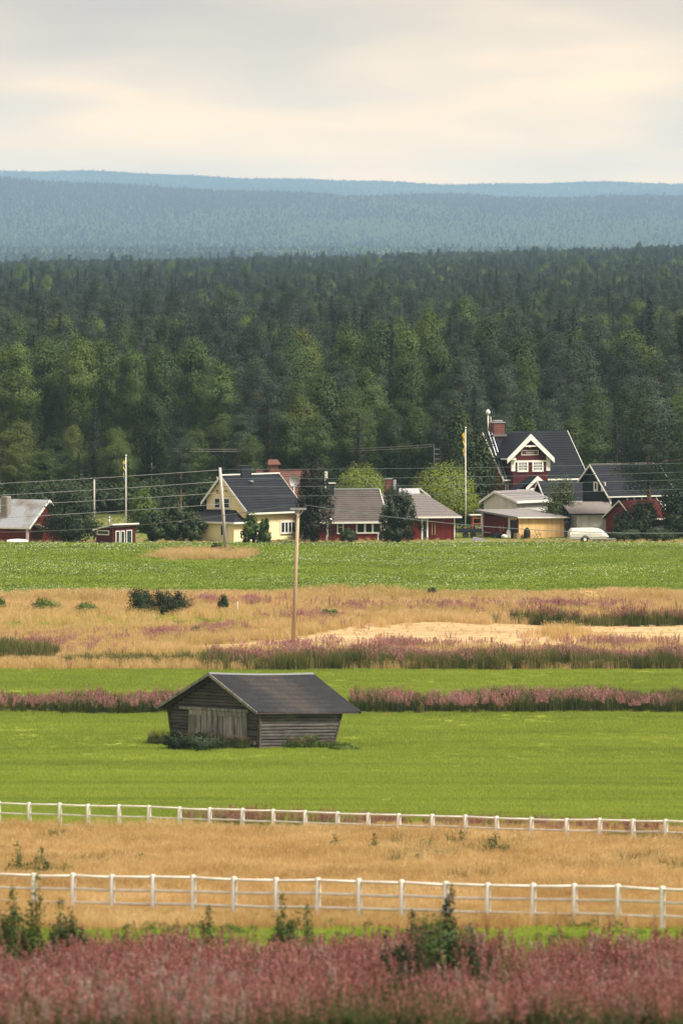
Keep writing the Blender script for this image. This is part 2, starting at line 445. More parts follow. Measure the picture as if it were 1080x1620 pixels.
def make_tree(kind, H, W, seed, leaf, bark, size=.38, mult=1.0):
    rng = np.random.default_rng(seed)
    mb = MB()
    lean = rng.normal(size=2) * .012 * H
    def axis(z):
        q = z / H
        return Vector((lean[0] * q ** 2 + .1 * math.sin(q * 5 + seed), lean[1] * q ** 2, z))
    r0 = .011 * H
    zs = [-.25, .6, H * .15, H * .35, H * .55, H * .75, H * .93]
    mb.tube([axis(max(z, 0)) if z > 0 else Vector((axis(0).x, axis(0).y, z)) for z in zs], [r0 * 1.35, r0 * 1.1, r0, r0 * .85, r0 * .65, r0 * .42, r0 * .12], 7)
    if kind == 'spruce':
        cs, tt = [], []
        nw = int(H * 1.9)
        for w in range(nw):
            q = w / (nw - 1)
            z = H * (.06 + .93 * q)
            rmax = W / 2 * (1 - q) ** .82 * rng.uniform(.82, 1.1) + .12
            nb_ = 7 if q < .8 else 5
            a0 = rng.uniform(0, 6.28)
            for b in range(nb_):
                an = a0 + b * 2 * np.pi / nb_ + rng.normal() * .15
                L = rmax * rng.uniform(.75, 1.15)
                tn = rng.uniform(0, 1)
                k = int(max(5, 13 * L / (W / 2)) * mult)
                s = rng.uniform(.12, 1, k)
                c = np.stack([L * s * np.cos(an), L * s * np.sin(an), z - L * .33 * s + .12 * L * s ** 2], 1)
                c += rng.normal(size=c.shape) * np.array([.12, .12, .10]) * (1 + L * .3)
                cs.append(c); tt += [tn] * k
                if b % 3 == 0 and L > 1:
                    mb.tube([(0, 0, z), (L * .8 * math.cos(an), L * .8 * math.sin(an), z - L * .2)], [.035, .012], 4, cap=False)
        cen = np.concatenate(cs); tint = np.array(tt)
        outv = cen * np.array([1, 1, 0]) / (np.linalg.norm(cen[:, :2], axis=1)[:, None] + .2) + np.array([0, 0, .45])
        V, Q = cards(cen, size, rng, .55, .15, out=outv)
    else:
        cc = crown_shape(kind, rng, H, W)
        per = int((38 if kind != 'pine' else 52) * mult)
        sg = {'birch': (.60, .60, .55), 'aspen': (.55, .55, .6), 'pine': (.70, .70, .40)}[kind]
        sg = np.array(sg) * (W / 6.0) ** .5
        cen, tint = clumps(cc, per, sg, rng); kk_ = np.repeat(np.arange(len(cc)), per)
        mid = np.array([0, 0, H * .58]); o1 = (cen - mid) * np.array([1, 1, .45]); o2 = cen - cc[kk_]; outv = o1 / (np.linalg.norm(o1, axis=1)[:, None] + .3) * 1.15 + o2 / (np.linalg.norm(o2, axis=1)[:, None] + .2) * .55 + np.array([0, 0, .05])
        if kind == 'birch': cen[:, 2] -= rng.exponential(.25, len(cen))
        V, Q = cards(cen, size, rng, {'pine': .5}.get(kind, .8), .0, out=outv)
        for i in rng.choice(len(cc), 26, replace=False):
            c = Vector(cc[i]); rh = math.hypot(c.x, c.y)
            z0 = max(H * .12, c.z - rh * (.9 if kind != 'pine' else .35))
            a = axis(z0); md = a.lerp(c, .5) + Vector((0, 0, .12 * rh))
            mb.tube([a, md, c], [.012 * H * .4 * (1 - z0 / H) + .02, .03, .012], 4, cap=False)
        V[:, 2] = np.maximum(V[:, 2], .3)
    q = V[:, 2] / H
    V[:, 0] += lean[0] * q ** 2; V[:, 1] += lean[1] * q ** 2
    return mb.mesh(kind + '_trunk', [M[bark]]), np_mesh(kind + '_crown', V, Q, [M[leaf]], tint=tint, vn=np.repeat(outv + rng.normal(size=outv.shape) * .12, 4, 0))

TREES = {}
for kd, leaf, bark, W, lst in (('birch', 'birch_leaf', 'birch_bark', 6.2, 5), ('aspen', 'aspen_leaf', 'dark_bark', 6.0, 4), ('pine', 'pine_leaf', 'pine_bark', 6.6, 5), ('spruce', 'spruce_leaf', 'dark_bark', 5.6, 4)):
    TREES[kd] = [make_tree(kd, 18.0, W, 100 * len(kd) + 7 * i, leaf, bark, .205 if kd != 'spruce' else .26, 3.3) for i in range(lst)]

def put_tree(kind, name, x, y, h, w=None, rz=None, var=None, label=None, cat='tree', group=None, z=None):
    tm = TREES[kind]
    tr, cr_ = tm[(var if var is not None else random.randrange(len(tm))) % len(tm)]
    e = empty(name, (x, y, (gz(x, y) if z is None else z) - .02), random.uniform(0, 6.28) if rz is None else rz, label=label, cat=cat, group=group)
    base_w = {'birch': 6.2, 'aspen': 6.0, 'pine': 6.6, 'spruce': 5.6}[kind]
    k = h / 18.0
    kw = k * 1.05 if w is None else w / base_w * (1.06 if group is None else 1.0)
    e.scale = (kw, kw, k)
    link('trunk', tr, e); link('crown', cr_, e)
    return e

KN = {'birch': 'birch_tree', 'aspen': 'aspen_tree', 'pine': 'pine_tree', 'spruce': 'spruce_tree'}
taken = []
def hero(kind, u, v, d, wpx, label, var=None, name=None, cat='tree', group=None):
    x = px(u, d); z0 = gz(x, d); h = pz(v, d) - z0
    taken.append((x, d, max(1.5, wpx * d / F * .35)))
    return put_tree(kind, name or KN[kind], x, d, h, wpx * d / F if wpx else None, var=var, label=label, cat=cat, group=group)

# ------------------------------------------------------------------ more materials
def boards(name, col, var=.25, w=.17, vertical=True, worn=None, rough=.75):
    """painted timber: a tone of its own for each board, grain along it"""
    m, t = nt_new(name)
    tc = N(t, 'ShaderNodeTexCoord').outputs['Object']
    sp = N(t, 'ShaderNodeSeparateXYZ', {0: tc})
    if vertical:
        s = N(t, 'ShaderNodeMath', {0: sp.outputs[0], 1: sp.outputs[1]}, operation='ADD').outputs[0]
    else:
        s = sp.outputs[2]
    k = N(t, 'ShaderNodeMath', {0: s, 1: 1 / w}, operation='MULTIPLY').outputs[0]
    k = N(t, 'ShaderNodeMath', {0: k}, operation='FLOOR').outputs[0]
    wn_ = N(t, 'ShaderNodeTexWhiteNoise', {'W': k}, noise_dimensions='1D').outputs['Value']
    n = noise(t, mapped(t, tc, (6, 6, .7) if vertical else (.7, .7, 8)), 2, 4)
    nw = noise(t, tc, .7, 3)
    f1 = N(t, 'ShaderNodeMapRange', {'Value': wn_, 'To Min': 1 - var, 'To Max': 1 + var}).outputs[0]
    f2 = N(t, 'ShaderNodeMapRange', {'Value': n, 'From Min': .3, 'From Max': .7, 'To Min': .85, 'To Max': 1.15}).outputs[0]
    f = N(t, 'ShaderNodeMath', {0: f1, 1: f2}, operation='MULTIPLY').outputs[0]
    b = col
    if worn: b = mixc(t, ramp(t, nw, [(.42, (0, 0, 0)), (.62, (1, 1, 1))]), col, worn)
    out = mixc(t, 1.0, b, N(t, 'ShaderNodeCombineXYZ', {0: f, 1: f, 2: f}).outputs[0], 'MULTIPLY')
    p = N(t, 'ShaderNodeBsdfPrincipled', {'Base Color': out, 'Roughness': rough, 'Specular IOR Level': .25})
    t.links.new(p.outputs[0], N(t, 'ShaderNodeOutputMaterial').inputs[0])
    return m
M['red'] = boards('falu_red', (.155, .015, .016), .14, worn=(.125, .013, .015))
M['red_deep'] = boards('deep_red', (.075, .009, .011), .1)
M['red_roof'] = surf('red_sheet', (.07, .014, .013), .7, .15, 1, col2=(.05, .014, .013), spec=.06)
M['yellow'] = surf('yellow_paint', (.93, .78, .47), .8, .05, 1.2, (1, 1, .4), col2=(.90, .74, .44))
M['cream'] = boards('raw_boards', (.72, .47, .20), .10, w=.35, worn=(.64, .42, .19))
M['white'] = surf('white_paint', (.80, .79, .74), .6, .06, 2, col2=(.70, .68, .62), patch=.38)
M['whitewall'] = boards('white_boards', (.60, .60, .54), .07, w=.3)
M['fence_white'] = surf('fence_white', (.80, .78, .72), .55, .08, 3, col2=(.60, .57, .48), patch=.36, objrand=.06)
M['rail_white'] = surf('rail_white', (.80, .78, .73), .55, .10, 1.3, col2=(.50, .47, .36), patch=.38, objrand=.08)
M['black'] = boards('black_boards', (.006, .009, .014), .2)
M['roof_dark'] = surf('roof_dark', (.022, .024, .031), .6, .16, 1.5, col2=(.017, .019, .024), spec=.06)
M['roof_villa'] = surf('roof_villa', (.013, .016, .022), .6, .2, 1.2, col2=(.021, .023, .027), spec=.06)
M['roof_grey'] = surf('roof_grey', (.17, .155, .15), .8, .12, 1.2, col2=(.18, .16, .15), spec=.06)
M['roof_felt'] = surf('roof_felt', (.20, .19, .19), .85, .10, 1.2, col2=(.20, .19, .19), spec=.06)
M['roof_brown'] = surf('roof_brown', (.088, .076, .070), .85, .16, 2, col2=(.108, .092, .084), patch=.5, spec=.06)
M['roof_zinc'] = surf('roof_zinc', (.28, .30, .315), .55, .10, 1.4, (1, 1, .4), col2=(.15, .12, .10), patch=.35, metal=.15, spec=.06)
M['roof_tile'] = surf('roof_tile', (.16, .068, .052), .9, .3, 3, col2=(.11, .065, .055), patch=.5, spec=.06)
M['brick'] = surf('brick_red', (.20, .075, .055), .9, .25, 4, col2=(.14, .06, .05))
M['mortar'] = surf('mortar', (.34, .30, .27), .95, .1, 3)
M['stone'] = surf('stone', (.25, .225, .20), .9, .25, 3, objrand=.3)
M['glass'] = surf('window_glass', (.018, .026, .028), .12, .2, .8, spec=.6)
M['metal'] = surf('galvanised', (.42, .44, .46), .4, .1, 2, metal=.5)
M['dark_metal'] = surf('dark_metal', (.022, .026, .034), .5, .1, 2)
M['door_green'] = boards('green_door', (.018, .045, .038), .1)
M['pole_new'] = surf('pole_new', (.42, .33, .22), .85, .15, 1.2, (3, 3, .3), col2=(.34, .27, .19))
M['pole_old'] = surf('pole_old', (.50, .47, .43), .85, .12, 1.2, (3, 3, .3), col2=(.38, .35, .31))
M['cable'] = surf('cable', (.30, .31, .30), .5, .05, 1)
M['cable_dark'] = surf('cable_dark', (.10, .14, .13), .5, .05, 1)
M['log'] = surf('grey_log', (.062, .055, .050), .9, .40, 1.6, (1.2, 1.2, 9), col2=(.098, .091, .084), patch=.46, objrand=.24, bump=.3)
M['logdark'] = surf('dark_log', (.060, .046, .040), .9, .35, 1.6, (2, 2, 6), col2=(.09, .07, .06), objrand=.2, bump=.3)
M['plank'] = surf('grey_plank', (.30, .295, .275), .85, .32, 1.8, (7, 7, .8), col2=(.13, .12, .105), patch=.42, objrand=.22, bump=.3)
M['barnroof'] = surf('barn_roof', (.036, .038, .042), .85, .3, 3.5, (1, 1, 1), col2=(.030, .031, .034), patch=.5, objrand=.05, spec=.06)
M['ridge_sheet'] = surf('ridge_sheet', (.20, .205, .21), .6, .12, 1, metal=.2)
M['yellow_cloth'] = surf('yellow_cloth', (.75, .52, .05), .8, .08, 3)
M['blue_cloth'] = surf('blue_cloth', (.03, .10, .28), .8, .08, 3)
M['caravan'] = surf('caravan_skin', (.68, .67, .62), .5, .06, .9, col2=(.56, .55, .50), patch=.4)
M['rubber'] = surf('rubber', (.015, .015, .015), .8, .1, 3)
M['blue_plastic'] = surf('blue_plastic', (.03, .06, .14), .5, .1, 3)
M['orange'] = surf('orange_paint', (.50, .13, .045), .6, .1, 3)
M['wood'] = surf('raw_wood', (.33, .22, .13), .9, .2, 2)

# ------------------------------------------------------------------ houses
class Frame:
    """a building's own axes: near corner at photo pixel u on distance d; local x runs right and back, local y left and back"""
    def __init__(s, u, d, alpha, z=None):
        s.a, s.d, s.X = rad(alpha), d, px(u, d)
        s.z0 = gz(s.X, d) if z is None else z
        s.rz = rad(90 - alpha)
    def lx(s, u, y=0.0):
        x = 0.0
        for _ in range(8):
            dd = s.d + x * math.cos(s.a) + y * math.sin(s.a)
            x = ((u - 540) * dd / F - s.X + y * math.cos(s.a)) / math.sin(s.a)
        return x
    def ly(s, u, x=0.0):
        y = 0.0
        for _ in range(8):
            dd = s.d + x * math.cos(s.a) + y * math.sin(s.a)
            y = -((u - 540) * dd / F - s.X - x * math.sin(s.a)) / math.cos(s.a)
        return y
    def z(s, v, x=0.0, y=0.0):
        return pz(v, s.d + x * math.cos(s.a) + y * math.sin(s.a)) - s.z0
    def empty(s, name, **k):
        return empty(name, (s.X, s.d, s.z0), s.rz, **k)

def fbox(mb, face, a0, a1, o0, o1, z0, z1, off=0.0, m=0):
    if face == 'x': mb.box(a0, a1, off - o1, off - o0, z0, z1, m)
    else: mb.box(off - o1, off - o0, a0, a1, z0, z1, m)
def window(e, face, a0, a1, z0, z1, nx=1, ny=1, off=0.0, fw=.11, mw=.06, trim='white', name='window'):
    a0, a1 = min(a0, a1), max(a0, a1)
    mb = MB()
    fbox(mb, face, a0 - fw, a0, 0, .09, z0 - fw, z1 + fw, off); fbox(mb, face, a1, a1 + fw, 0, .09, z0 - fw, z1 + fw, off)
    fbox(mb, face, a0, a1, 0, .085, z1, z1 + fw, off); fbox(mb, face, a0, a1, 0, .12, z0 - fw, z0, off)
    w = mb.build(name, M[trim], e)
    bars = MB()
    for i in range(1, nx):
        c = a0 + (a1 - a0) * i / nx
        fbox(bars, face, c - mw / 2, c + mw / 2, 0, .07, z0, z1, off)
    for j in range(1, ny):
        c = z0 + (z1 - z0) * j / ny
        for i in range(nx):
            b0 = a0 + (a1 - a0) * i / nx + (mw / 2 if i else 0); b1 = a0 + (a1 - a0) * (i + 1) / nx - (mw / 2 if i < nx - 1 else 0)
            fbox(bars, face, b0, b1, 0, .065, c - mw * .4, c + mw * .4, off)
    if bars.v: bars.build('glazing_bars', M[trim], w, kind='stuff')
    for i in range(nx):
        b0 = a0 + (a1 - a0) * i / nx + (mw / 2 if i else 0); b1 = a0 + (a1 - a0) * (i + 1) / nx - (mw / 2 if i < nx - 1 else 0)
        g = MB(); fbox(g, face, b0, b1, .005, .02, z0, z1, off); g.build('pane', M['glass'], w)
    return w
def door(e, face, a0, a1, z0, z1, off=0.0, matn='door_green', fw=.12, trim='white', glass=False):
    a0, a1 = min(a0, a1), max(a0, a1)
    mb = MB(); fbox(mb, face, a0, a1, 0, .04, z0, z1, off)
    d_ = mb.build('door', M[matn], e)
    fr = MB()
    fbox(fr, face, a0 - fw, a0, 0, .08, z0, z1 + fw, off); fbox(fr, face, a1, a1 + fw, 0, .08, z0, z1 + fw, off); fbox(fr, face, a0, a1, 0, .075, z1, z1 + fw, off)
    fr.build('frame', M[trim], d_)
    h = MB(); fbox(h, face, a1 - .18, a1 - .1, .04, .09, z0 + .95, z0 + 1.02, off); h.build('handle', M['metal'], d_)
    return d_
def battens(e, face, a0, a1, z0, ztop, off=0.0, step=.28, matn='red'):
    mb = MB(); a = a0 + step / 2
    while a < a1:
        zz = ztop(a) if callable(ztop) else ztop
        fbox(mb, face, a - .022, a + .022, 0, .03, z0, zz - .03, off); a += step
    if mb.v: mb.build('cover_strips', M[matn], e, kind='stuff')
def strip_roof(e, corners, n, matn, name='roof_courses', h=.035, along='eave'):
    """raised courses laid on a roof plane given by eave0, eave1, ridge1, ridge0"""
    e0, e1, r1, r0 = [Vector(c) for c in corners]
    nrm = (e1 - e0).cross(r0 - e0).normalized()
    if nrm.z < 0: nrm = -nrm
    mb = MB()
    for i in range(n):
        if along == 'eave':
            a, b = e0.lerp(r0, (i + .02) / n), e1.lerp(r1, (i + .02) / n); a2, b2 = e0.lerp(r0, (i + .9) / n), e1.lerp(r1, (i + .9) / n)
            mb.add([a, b, b2, a2, a + nrm * h, b + nrm * h, b2 + nrm * .004, a2 + nrm * .004], [(0, 3, 2, 1), (4, 5, 6, 7), (0, 1, 5, 4), (1, 2, 6, 5), (2, 3, 7, 6), (3, 0, 4, 7)])
        else:
            a = e0.lerp(e1, (i + .5) / n); b = r0.lerp(r1, (i + .5) / n)
            mb.beam(a + nrm * h / 2, b + nrm * h / 2, .05, h)
    mb.build(name, M[matn], e, kind='stuff')
def gable_house(e, L, W, zf, zb, zr, ry, wall, roof, trim='white', ovf=.45, ovb=.45, ovl=.5, ovr=.5, swap=False, courses=0, seams=0, th=.16, barge=.22, fascia=.18, cap=None, wall_left=True, course_mat=None):
    """ridge along local x (or y if swap); zf front eave, zb back eave, zr ridge height, ry ridge position across"""
    fn = (lambda l, w, z: (w, l, z)) if swap else None
    sf = (zr - zf) / ry; sb = (zr - zb) / (W - ry)
    mb = MB(fn)
    mb.add([(0, 0, -.3), (0, W, -.3), (0, W, zb), (0, ry, zr), (0, 0, zf), (L, 0, -.3), (L, W, -.3), (L, W, zb), (L, ry, zr), (L, 0, zf)],
           [(0, 4, 3, 2, 1), (5, 6, 7, 8, 9), (0, 5, 9, 4), (1, 2, 7, 6), (2, 3, 8, 7), (3, 4, 9, 8)])
    mb.build('wall', M[wall], e)
    A = lambda l: (l, -ovf, zf - sf * ovf + th); Bk = lambda l: (l, W + ovb, zb - sb * ovb + th); T = lambda l: (l, ry, zr + th)
    rf = MB(fn)
    rf.slab([A(-ovl), A(L + ovr), T(L + ovr), T(-ovl)], th - .02); rf.slab([T(-ovl), T(L + ovr), Bk(L + ovr), Bk(-ovl)], th - .021)
    r = rf.build('roof', M[roof], e)
    g = (lambda p: Vector(fn(*p))) if fn else Vector
    if courses: strip_roof(r, [g(A(-ovl)), g(A(L + ovr)), g(T(L + ovr)), g(T(-ovl))], courses, course_mat or roof)
    if seams:
        strip_roof(r, [g(A(-ovl)), g(A(L + ovr)), g(T(L + ovr)), g(T(-ovl))], seams, course_mat or roof, 'roof_seams', .04, 'slope')
    for l in (-ovl - .03, L + ovr + .03):
        for q in (A(l), Bk(l)):
            b = MB(fn); a_ = Vector(q); t_ = Vector(T(l)); s = t_ - a_
            b.hexa([(l - .025, a_.y, a_.z - barge), (l + .025, a_.y, a_.z - barge), (l + .025, t_.y, t_.z - barge), (l - .025, t_.y, t_.z - barge),
                    (l - .025, a_.y, a_.z + .03), (l + .025, a_.y, a_.z + .03), (l + .025, t_.y, t_.z + .03), (l - .025, t_.y, t_.z + .03)])
            b.build('bargeboard', M[trim], e)
    for q, o in ((A, -.03), (Bk, .03)):
        b = MB(fn); y0 = q(0)[1] + o; z0 = q(0)[2]
        b.box(-ovl, L + ovr, y0 - .02, y0 + .02, z0 - fascia, z0 + .0)
        b.build('fascia', M[trim], e)
    if cap:
        b = MB(fn); b.box(-ovl + .02, L + ovr - .02, ry - .18, ry + .18, zr + th - .05, zr + th + .07); b.build('ridge_cap', M[cap], e)
    return r
def brick_chimney(parent, x, y, z0, z1, w=.7, dp=.6, matn='brick', capm='metal', name='chimney'):
    mb = MB(); mb.box(x - w / 2 + .02, x + w / 2 - .02, y - dp / 2 + .02, y + dp / 2 - .02, z0, z1)
    c = mb.build(name, M['mortar'], parent)
    k = int((z1 - z0) / .19); bh = (z1 - z0) / k
    bricks = MB()
    for i in range(k):
        o = .12 if i % 2 else 0
        for fx in (0, 1):
            n = 3 if fx == 0 else 2
            L_ = w if fx == 0 else dp
            for j in range(n):
                a0 = -L_ / 2 + L_ * j / n + .012; a1 = a0 + L_ / n - .024
                if fx == 0:
                    bricks.box(x + a0, x + a1, y - dp / 2 - .01, y - dp / 2 + .03, z0 + i * bh, z0 + i * bh + bh - .025)
                else:
                    bricks.box(x - w / 2 - .01, x - w / 2 + .03, y + a0, y + a1, z0 + i * bh, z0 + i * bh + bh - .025)
                    bricks.box(x + w / 2 - .03, x + w / 2 + .01, y + a0, y + a1, z0 + i * bh, z0 + i * bh + bh - .025)
    bricks.build('bricks', M[matn], c, kind='stuff')
    if capm:
        q = MB(); q.box(x - w / 2 - .08, x + w / 2 + .08, y - dp / 2 - .08, y + dp / 2 + .08, z1, z1 + .1)
        q.build('cap', M[capm], c)
    return c

# --- yellow house
f = Frame(391, 789, 40)
yh = f.empty('yellow_house', label='yellow one and a half storey house with dark grey roof and white trim', cat='house')
Wy = f.ly(327); Ly = f.lx(478)
apex_y = f.ly(352)
zf = f.z(807); zb = f.z(789, 0, Wy); zr = f.z(754, 0, apex_y)
r = gable_house(yh, Ly, Wy, zf, zb, zr, apex_y, 'yellow', 'roof_dark', courses=15, ovl=.35, ovr=.2, ovf=.45, ovb=.5, cap='white', barge=.34)
cb = MB(); fbox(cb, 'x', -.14, .0, -.02, .05, 0, zf - .1); fbox(cb, 'x', Ly - .14, Ly + .02, -.02, .05, 0, zf - .1); cb.build('corner_boards', M['white'], yh, kind='stuff')
for a, b in ((363, 354.5), (348, 340.5)):
    window(yh, 'y', f.ly(a), f.ly(b), f.z(803, 0, 3), f.z(789.5, 0, 3), 1, 2, fw=.16)
window(yh, 'x', f.lx(444.5), f.lx(466), f.z(843, 4), f.z(827.5, 4), 4, 1, fw=.16, mw=.15)
window(yh, 'x', f.lx(411.5), f.lx(417), f.z(841, 1), f.z(828, 1), 1, 1)
# porch with a hipped roof in front of the gable
py1 = f.ly(283, -1.9); pe = f.z(826, -1.9, 2); pt = f.z(806.5, 0, 3)
pw = MB(); pw.box(-1.7, -.01, .35, py1 - .2, -.3, pe); pw.build('porch_wall', M['yellow'], yh)
pr_ = MB(); o_ = .35
pr_.add([(-2.1, .0, pe), (-2.1, py1 + .2, pe), (-.01, py1 + .2, pe), (-.01, 0, pe), (-.01, 1.6, pt), (-.01, py1 - 2.2, pt)],
        [(0, 4, 5, 1), (0, 3, 4), (1, 5, 2), (0, 1, 2, 3), (3, 2, 5, 4)])
pr = pr_.build('porch_roof', M['roof_dark'], yh)
pf = MB(); pf.box(-2.16, -2.1, -.05, py1 + .25, pe - .16, pe + .03); pf.box(-2.1, -.02, -.06, 0, pe - .16, pe + .03); pf.build('porch_fascia', M['white'], yh)
window(yh, 'y', 1.3, 2.1, pe - 1.35, pe - .35, 1, 1, off=-1.7)
ch = MB(); cx = f.lx(386, apex_y); ch.box(cx - .75, cx + .75, apex_y - .4, apex_y + .5, zr - .2, zr + 1.0); c_ = ch.build('chimney', M['dark_metal'], yh)
q = MB(); q.box(cx - .82, cx + .82, apex_y - .47, apex_y + .57, zr + 1.0, zr + 1.08); q.build('cap', M['dark_metal'], c_)
hb = MB(); hb.box(cx - .2, cx + .25, apex_y - 1.1, apex_y - .5, zr - .62, zr - .45); hb.build('roof_hatch', M['metal'], yh)
cbl = MB()
for k in range(3): cbl.tube([(-.1, apex_y + .5 - k * .6, zr - 1.5), (-.35, apex_y + .5 - k * .6, zr - 1.45)], .07, 6)
cbl.build('insulators', M['dark_metal'], yh, kind='stuff')

# --- tiled house behind it
f = Frame(424, 818, 72)
bh_ = f.empty('tiled_house', label='house with worn red tiled roof behind the yellow house, mostly hidden', cat='house')
zr = f.z(746, 4, 3.5); 
gable_house(bh_, f.lx(500), 7.4, 3.0, 3.0, zr, 3.7, 'brick', 'roof_tile', courses=16, ovl=.2, ovr=.3, cap='roof_tile', barge=.2, trim='roof_tile')
chx = f.lx(430.5, 3.7)
c_ = brick_chimney(bh_, chx, 3.4, zr - 1.5, f.z(735, 0, 3.4), 1.0, .8, capm=None)
q = MB(); zt_ = f.z(735, 0, 3.4)
q.add([(chx - .75, 2.8, zt_), (chx + .75, 2.8, zt_), (chx + .75, 4.0, zt_), (chx - .75, 4.0, zt_), (chx - .5, 3.4, zt_ + .55), (chx + .5, 3.4, zt_ + .55)],
      [(0, 1, 5, 4), (2, 3, 4, 5), (1, 2, 5), (3, 0, 4), (0, 3, 2, 1)]); q.build('tiled_hood', M['roof_tile'], c_)
# satellite dish stands on a pole by the roof
dx, dy_ = px(465, 806), 806
ds = empty('satellite_dish', (dx, dy_, gz(dx, dy_) - .02), 0, label='grey satellite dish on a mast between the yellow house and the dark tree', cat='satellite dish')
dz = pz(760, 806) - gz(dx, dy_)
mp_ = MB(); mp_.tube([(0, 0, 0), (0, 0, dz - .1)], .05, 6); mp_.build('mast', M['metal'], ds)
dd_ = MB(); vs = []; fs = []
for i in range(5):
    for k in range(16):
        rr = .68 * i / 4; a = 2 * math.pi * k / 16
        vs.append((rr * math.cos(a) * .75, -.25 + .35 * (rr / .68) ** 2 * -.5, dz + rr * math.sin(a)))
for i in range(4):
    for k in range(16): fs.append((i * 16 + k, i * 16 + (k + 1) % 16, (i + 1) * 16 + (k + 1) % 16, (i + 1) * 16 + k))
dd_.add(vs, fs, 0, True); dd_.build('dish', M['metal'], ds)
ar = MB(); ar.tube([(0, -.2, dz - .6), (-.15, -.95, dz - .35)], .025, 5); ar.box(-.2, -.08, -1.05, -.9, dz - .42, dz - .28); ar.build('receiver_arm', M['white'], ds)

# --- red house at the left edge
f = Frame(44, 786, 30)
rb = f.empty('red_barn', label='red wooden outbuilding with streaked zinc roof and stone chimney at the left edge', cat='barn')
Wg = 2 * f.lx(73.5); zr = f.z(793, Wg / 2, 0); ze = f.z(834)
r = gable_house(rb, 16.0, Wg, ze, ze, zr, Wg / 2, 'red', 'roof_zinc', swap=True, ovl=.4, ovr=.3, ovf=.3, ovb=.35, barge=.2, seams=40, fascia=.14)
battens(rb, 'y', 0.1, 15.8, 0, ze); battens(rb, 'x', .1, Wg - .1, 0, lambda a: ze + (zr - ze) * (1 - abs(a - Wg / 2) / (Wg / 2)))
cb = MB(); cb.box(-.06, .16, -.06, .16, 0, ze); cb.build('corner_board', M['white'], rb)
sy = f.ly(10, 1.4); schim = MB(); schim.box(1.0, 1.75, sy - .38, sy + .38, ze, f.z(785, 1.4, sy)); sc_ = schim.build('chimney', M['mortar'], rb)
zc0, zc1 = ze + .5, f.z(785, 1.4, sy)
st = MB(); k = int((zc1 - zc0) / .17)
for i in range(k):
    nn = 3
    for j in range(nn):
        a0 = sy - .40 + .8 * j / nn + random.uniform(0, .03) + (.06 if i % 2 else 0); z_ = zc0 + i * .17
        st.box(.96 - random.uniform(0, .03), 1.02, a0, min(a0 + .8 / nn - .03, sy + .42), z_, z_ + .145)
        b0 = 1.0 + .75 * j / nn; st.box(b0 + .01, b0 + .75 / nn - .015, sy - .43, sy - .36, z_, z_ + .145)
st.build('stones', M['stone'], sc_, kind='stuff')
lb = MB(); lb.slab([(.8, -.9, 1.9), (3.0, -.9, 1.25), (3.0, -.02, 1.25), (.8, -.02, 1.9)], .1); lb.build('side_canopy', M['white'], rb)

# boat-like white dinghy lying by the red barn wall
bd = empty('dinghy', (px(28, 781), 781, gz(px(28, 781), 781)), rad(8), label='small upturned white dinghy lying in front of the red outbuilding', cat='boat')
h_ = MB(); vs = []; fs = []
for i in range(9):
    t_ = i / 8; wx = .42 * math.sin(math.pi * (t_ * .8 + .1)) ** .7
    for k in range(7):
        a = math.pi * k / 6; vs.append((-1.1 + 2.2 * t_, -wx * math.cos(a), .25 + .28 * math.sin(a) * math.sin(math.pi * (t_ * .8 + .1)) ** .5))
for i in range(8):
    for k in range(6): fs.append((i * 7 + k, i * 7 + k + 1, (i + 1) * 7 + k + 1, (i + 1) * 7 + k))
h_.add(vs, fs, 0, True); h_.build('hull', M['white'], bd)
MB().box(-.9, -.8, -.4, .4, 0, .3).build('trestle', M['wood'], bd); MB().box(.8, .9, -.4, .4, 0, .3).build('trestle', M['wood'], bd)

# --- small red shed with pent roof
f = Frame(178.5, 776, 45)
sh = f.empty('garden_shed', label='small dark red shed with slanting white-edged roof and white framed glass doors', cat='shed')
wl, ll = f.ly(152.5), f.lx(214.5)
z1, z2, z3 = f.z(838, 0, wl), f.z(830.5), f.z(829, ll, 0)
z4 = z3 + z1 - z2
mb = MB(); mb.add([(0, 0, -.2), (ll, 0, -.2), (ll, wl, -.2), (0, wl, -.2), (0, 0, z2), (ll, 0, z3), (ll, wl, z4), (0, wl, z1)], [(0, 1, 5, 4), (1, 2, 6, 5), (2, 3, 7, 6), (3, 0, 4, 7), (4, 5, 6, 7)]); mb.build('wall', M['red_deep'], sh)
mb = MB(); g_ = .25; mb.slab([(-g_, -g_, z2 + .12), (ll + g_, -g_, z3 + .12), (ll + g_, wl + g_, z4 + .02), (-g_, wl + g_, z1 + .02)], .1); rr_ = mb.build('roof', M['roof_felt'], sh)
mb = MB(); mb.beam((-g_, -g_ - .03, z2 + .05), (ll + g_, -g_ - .03, z3 + .05), .05, .16); mb.beam((-g_ - .03, -g_, z2 + .05), (-g_ - .03, wl + g_, z1 - .04), .05, .16); mb.build('fascia', M['white'], sh)
window(sh, 'y', f.ly(172.5), f.ly(155.5), f.z(845, 0, 1), f.z(840.5, 0, 1), 1, 1, fw=.1)
window(sh, 'x', f.lx(183.5), f.lx(188), f.z(860.5, 1), f.z(841, 1), 1, 1, fw=.09)
window(sh, 'x', f.lx(191.5), f.lx(196), f.z(860.5, 1), f.z(841, 1), 1, 1, fw=.09)
door(sh, 'x', f.lx(200.5), f.lx(207.5), f.z(864, 1.5), f.z(840, 1.5), fw=.09)
mb = MB(); mb.tube([(1.0, 1.6, 1.9), (1.0, 1.6, 2.75)], .1, 8); mb.tube([(1.0, 1.6, 2.75), (1.0, 1.6, 2.88)], .16, 8); mb.build('flue', M['metal'], sh)
battens(sh, 'x', .1, f.lx(182), 0, z2, matn='red_deep')

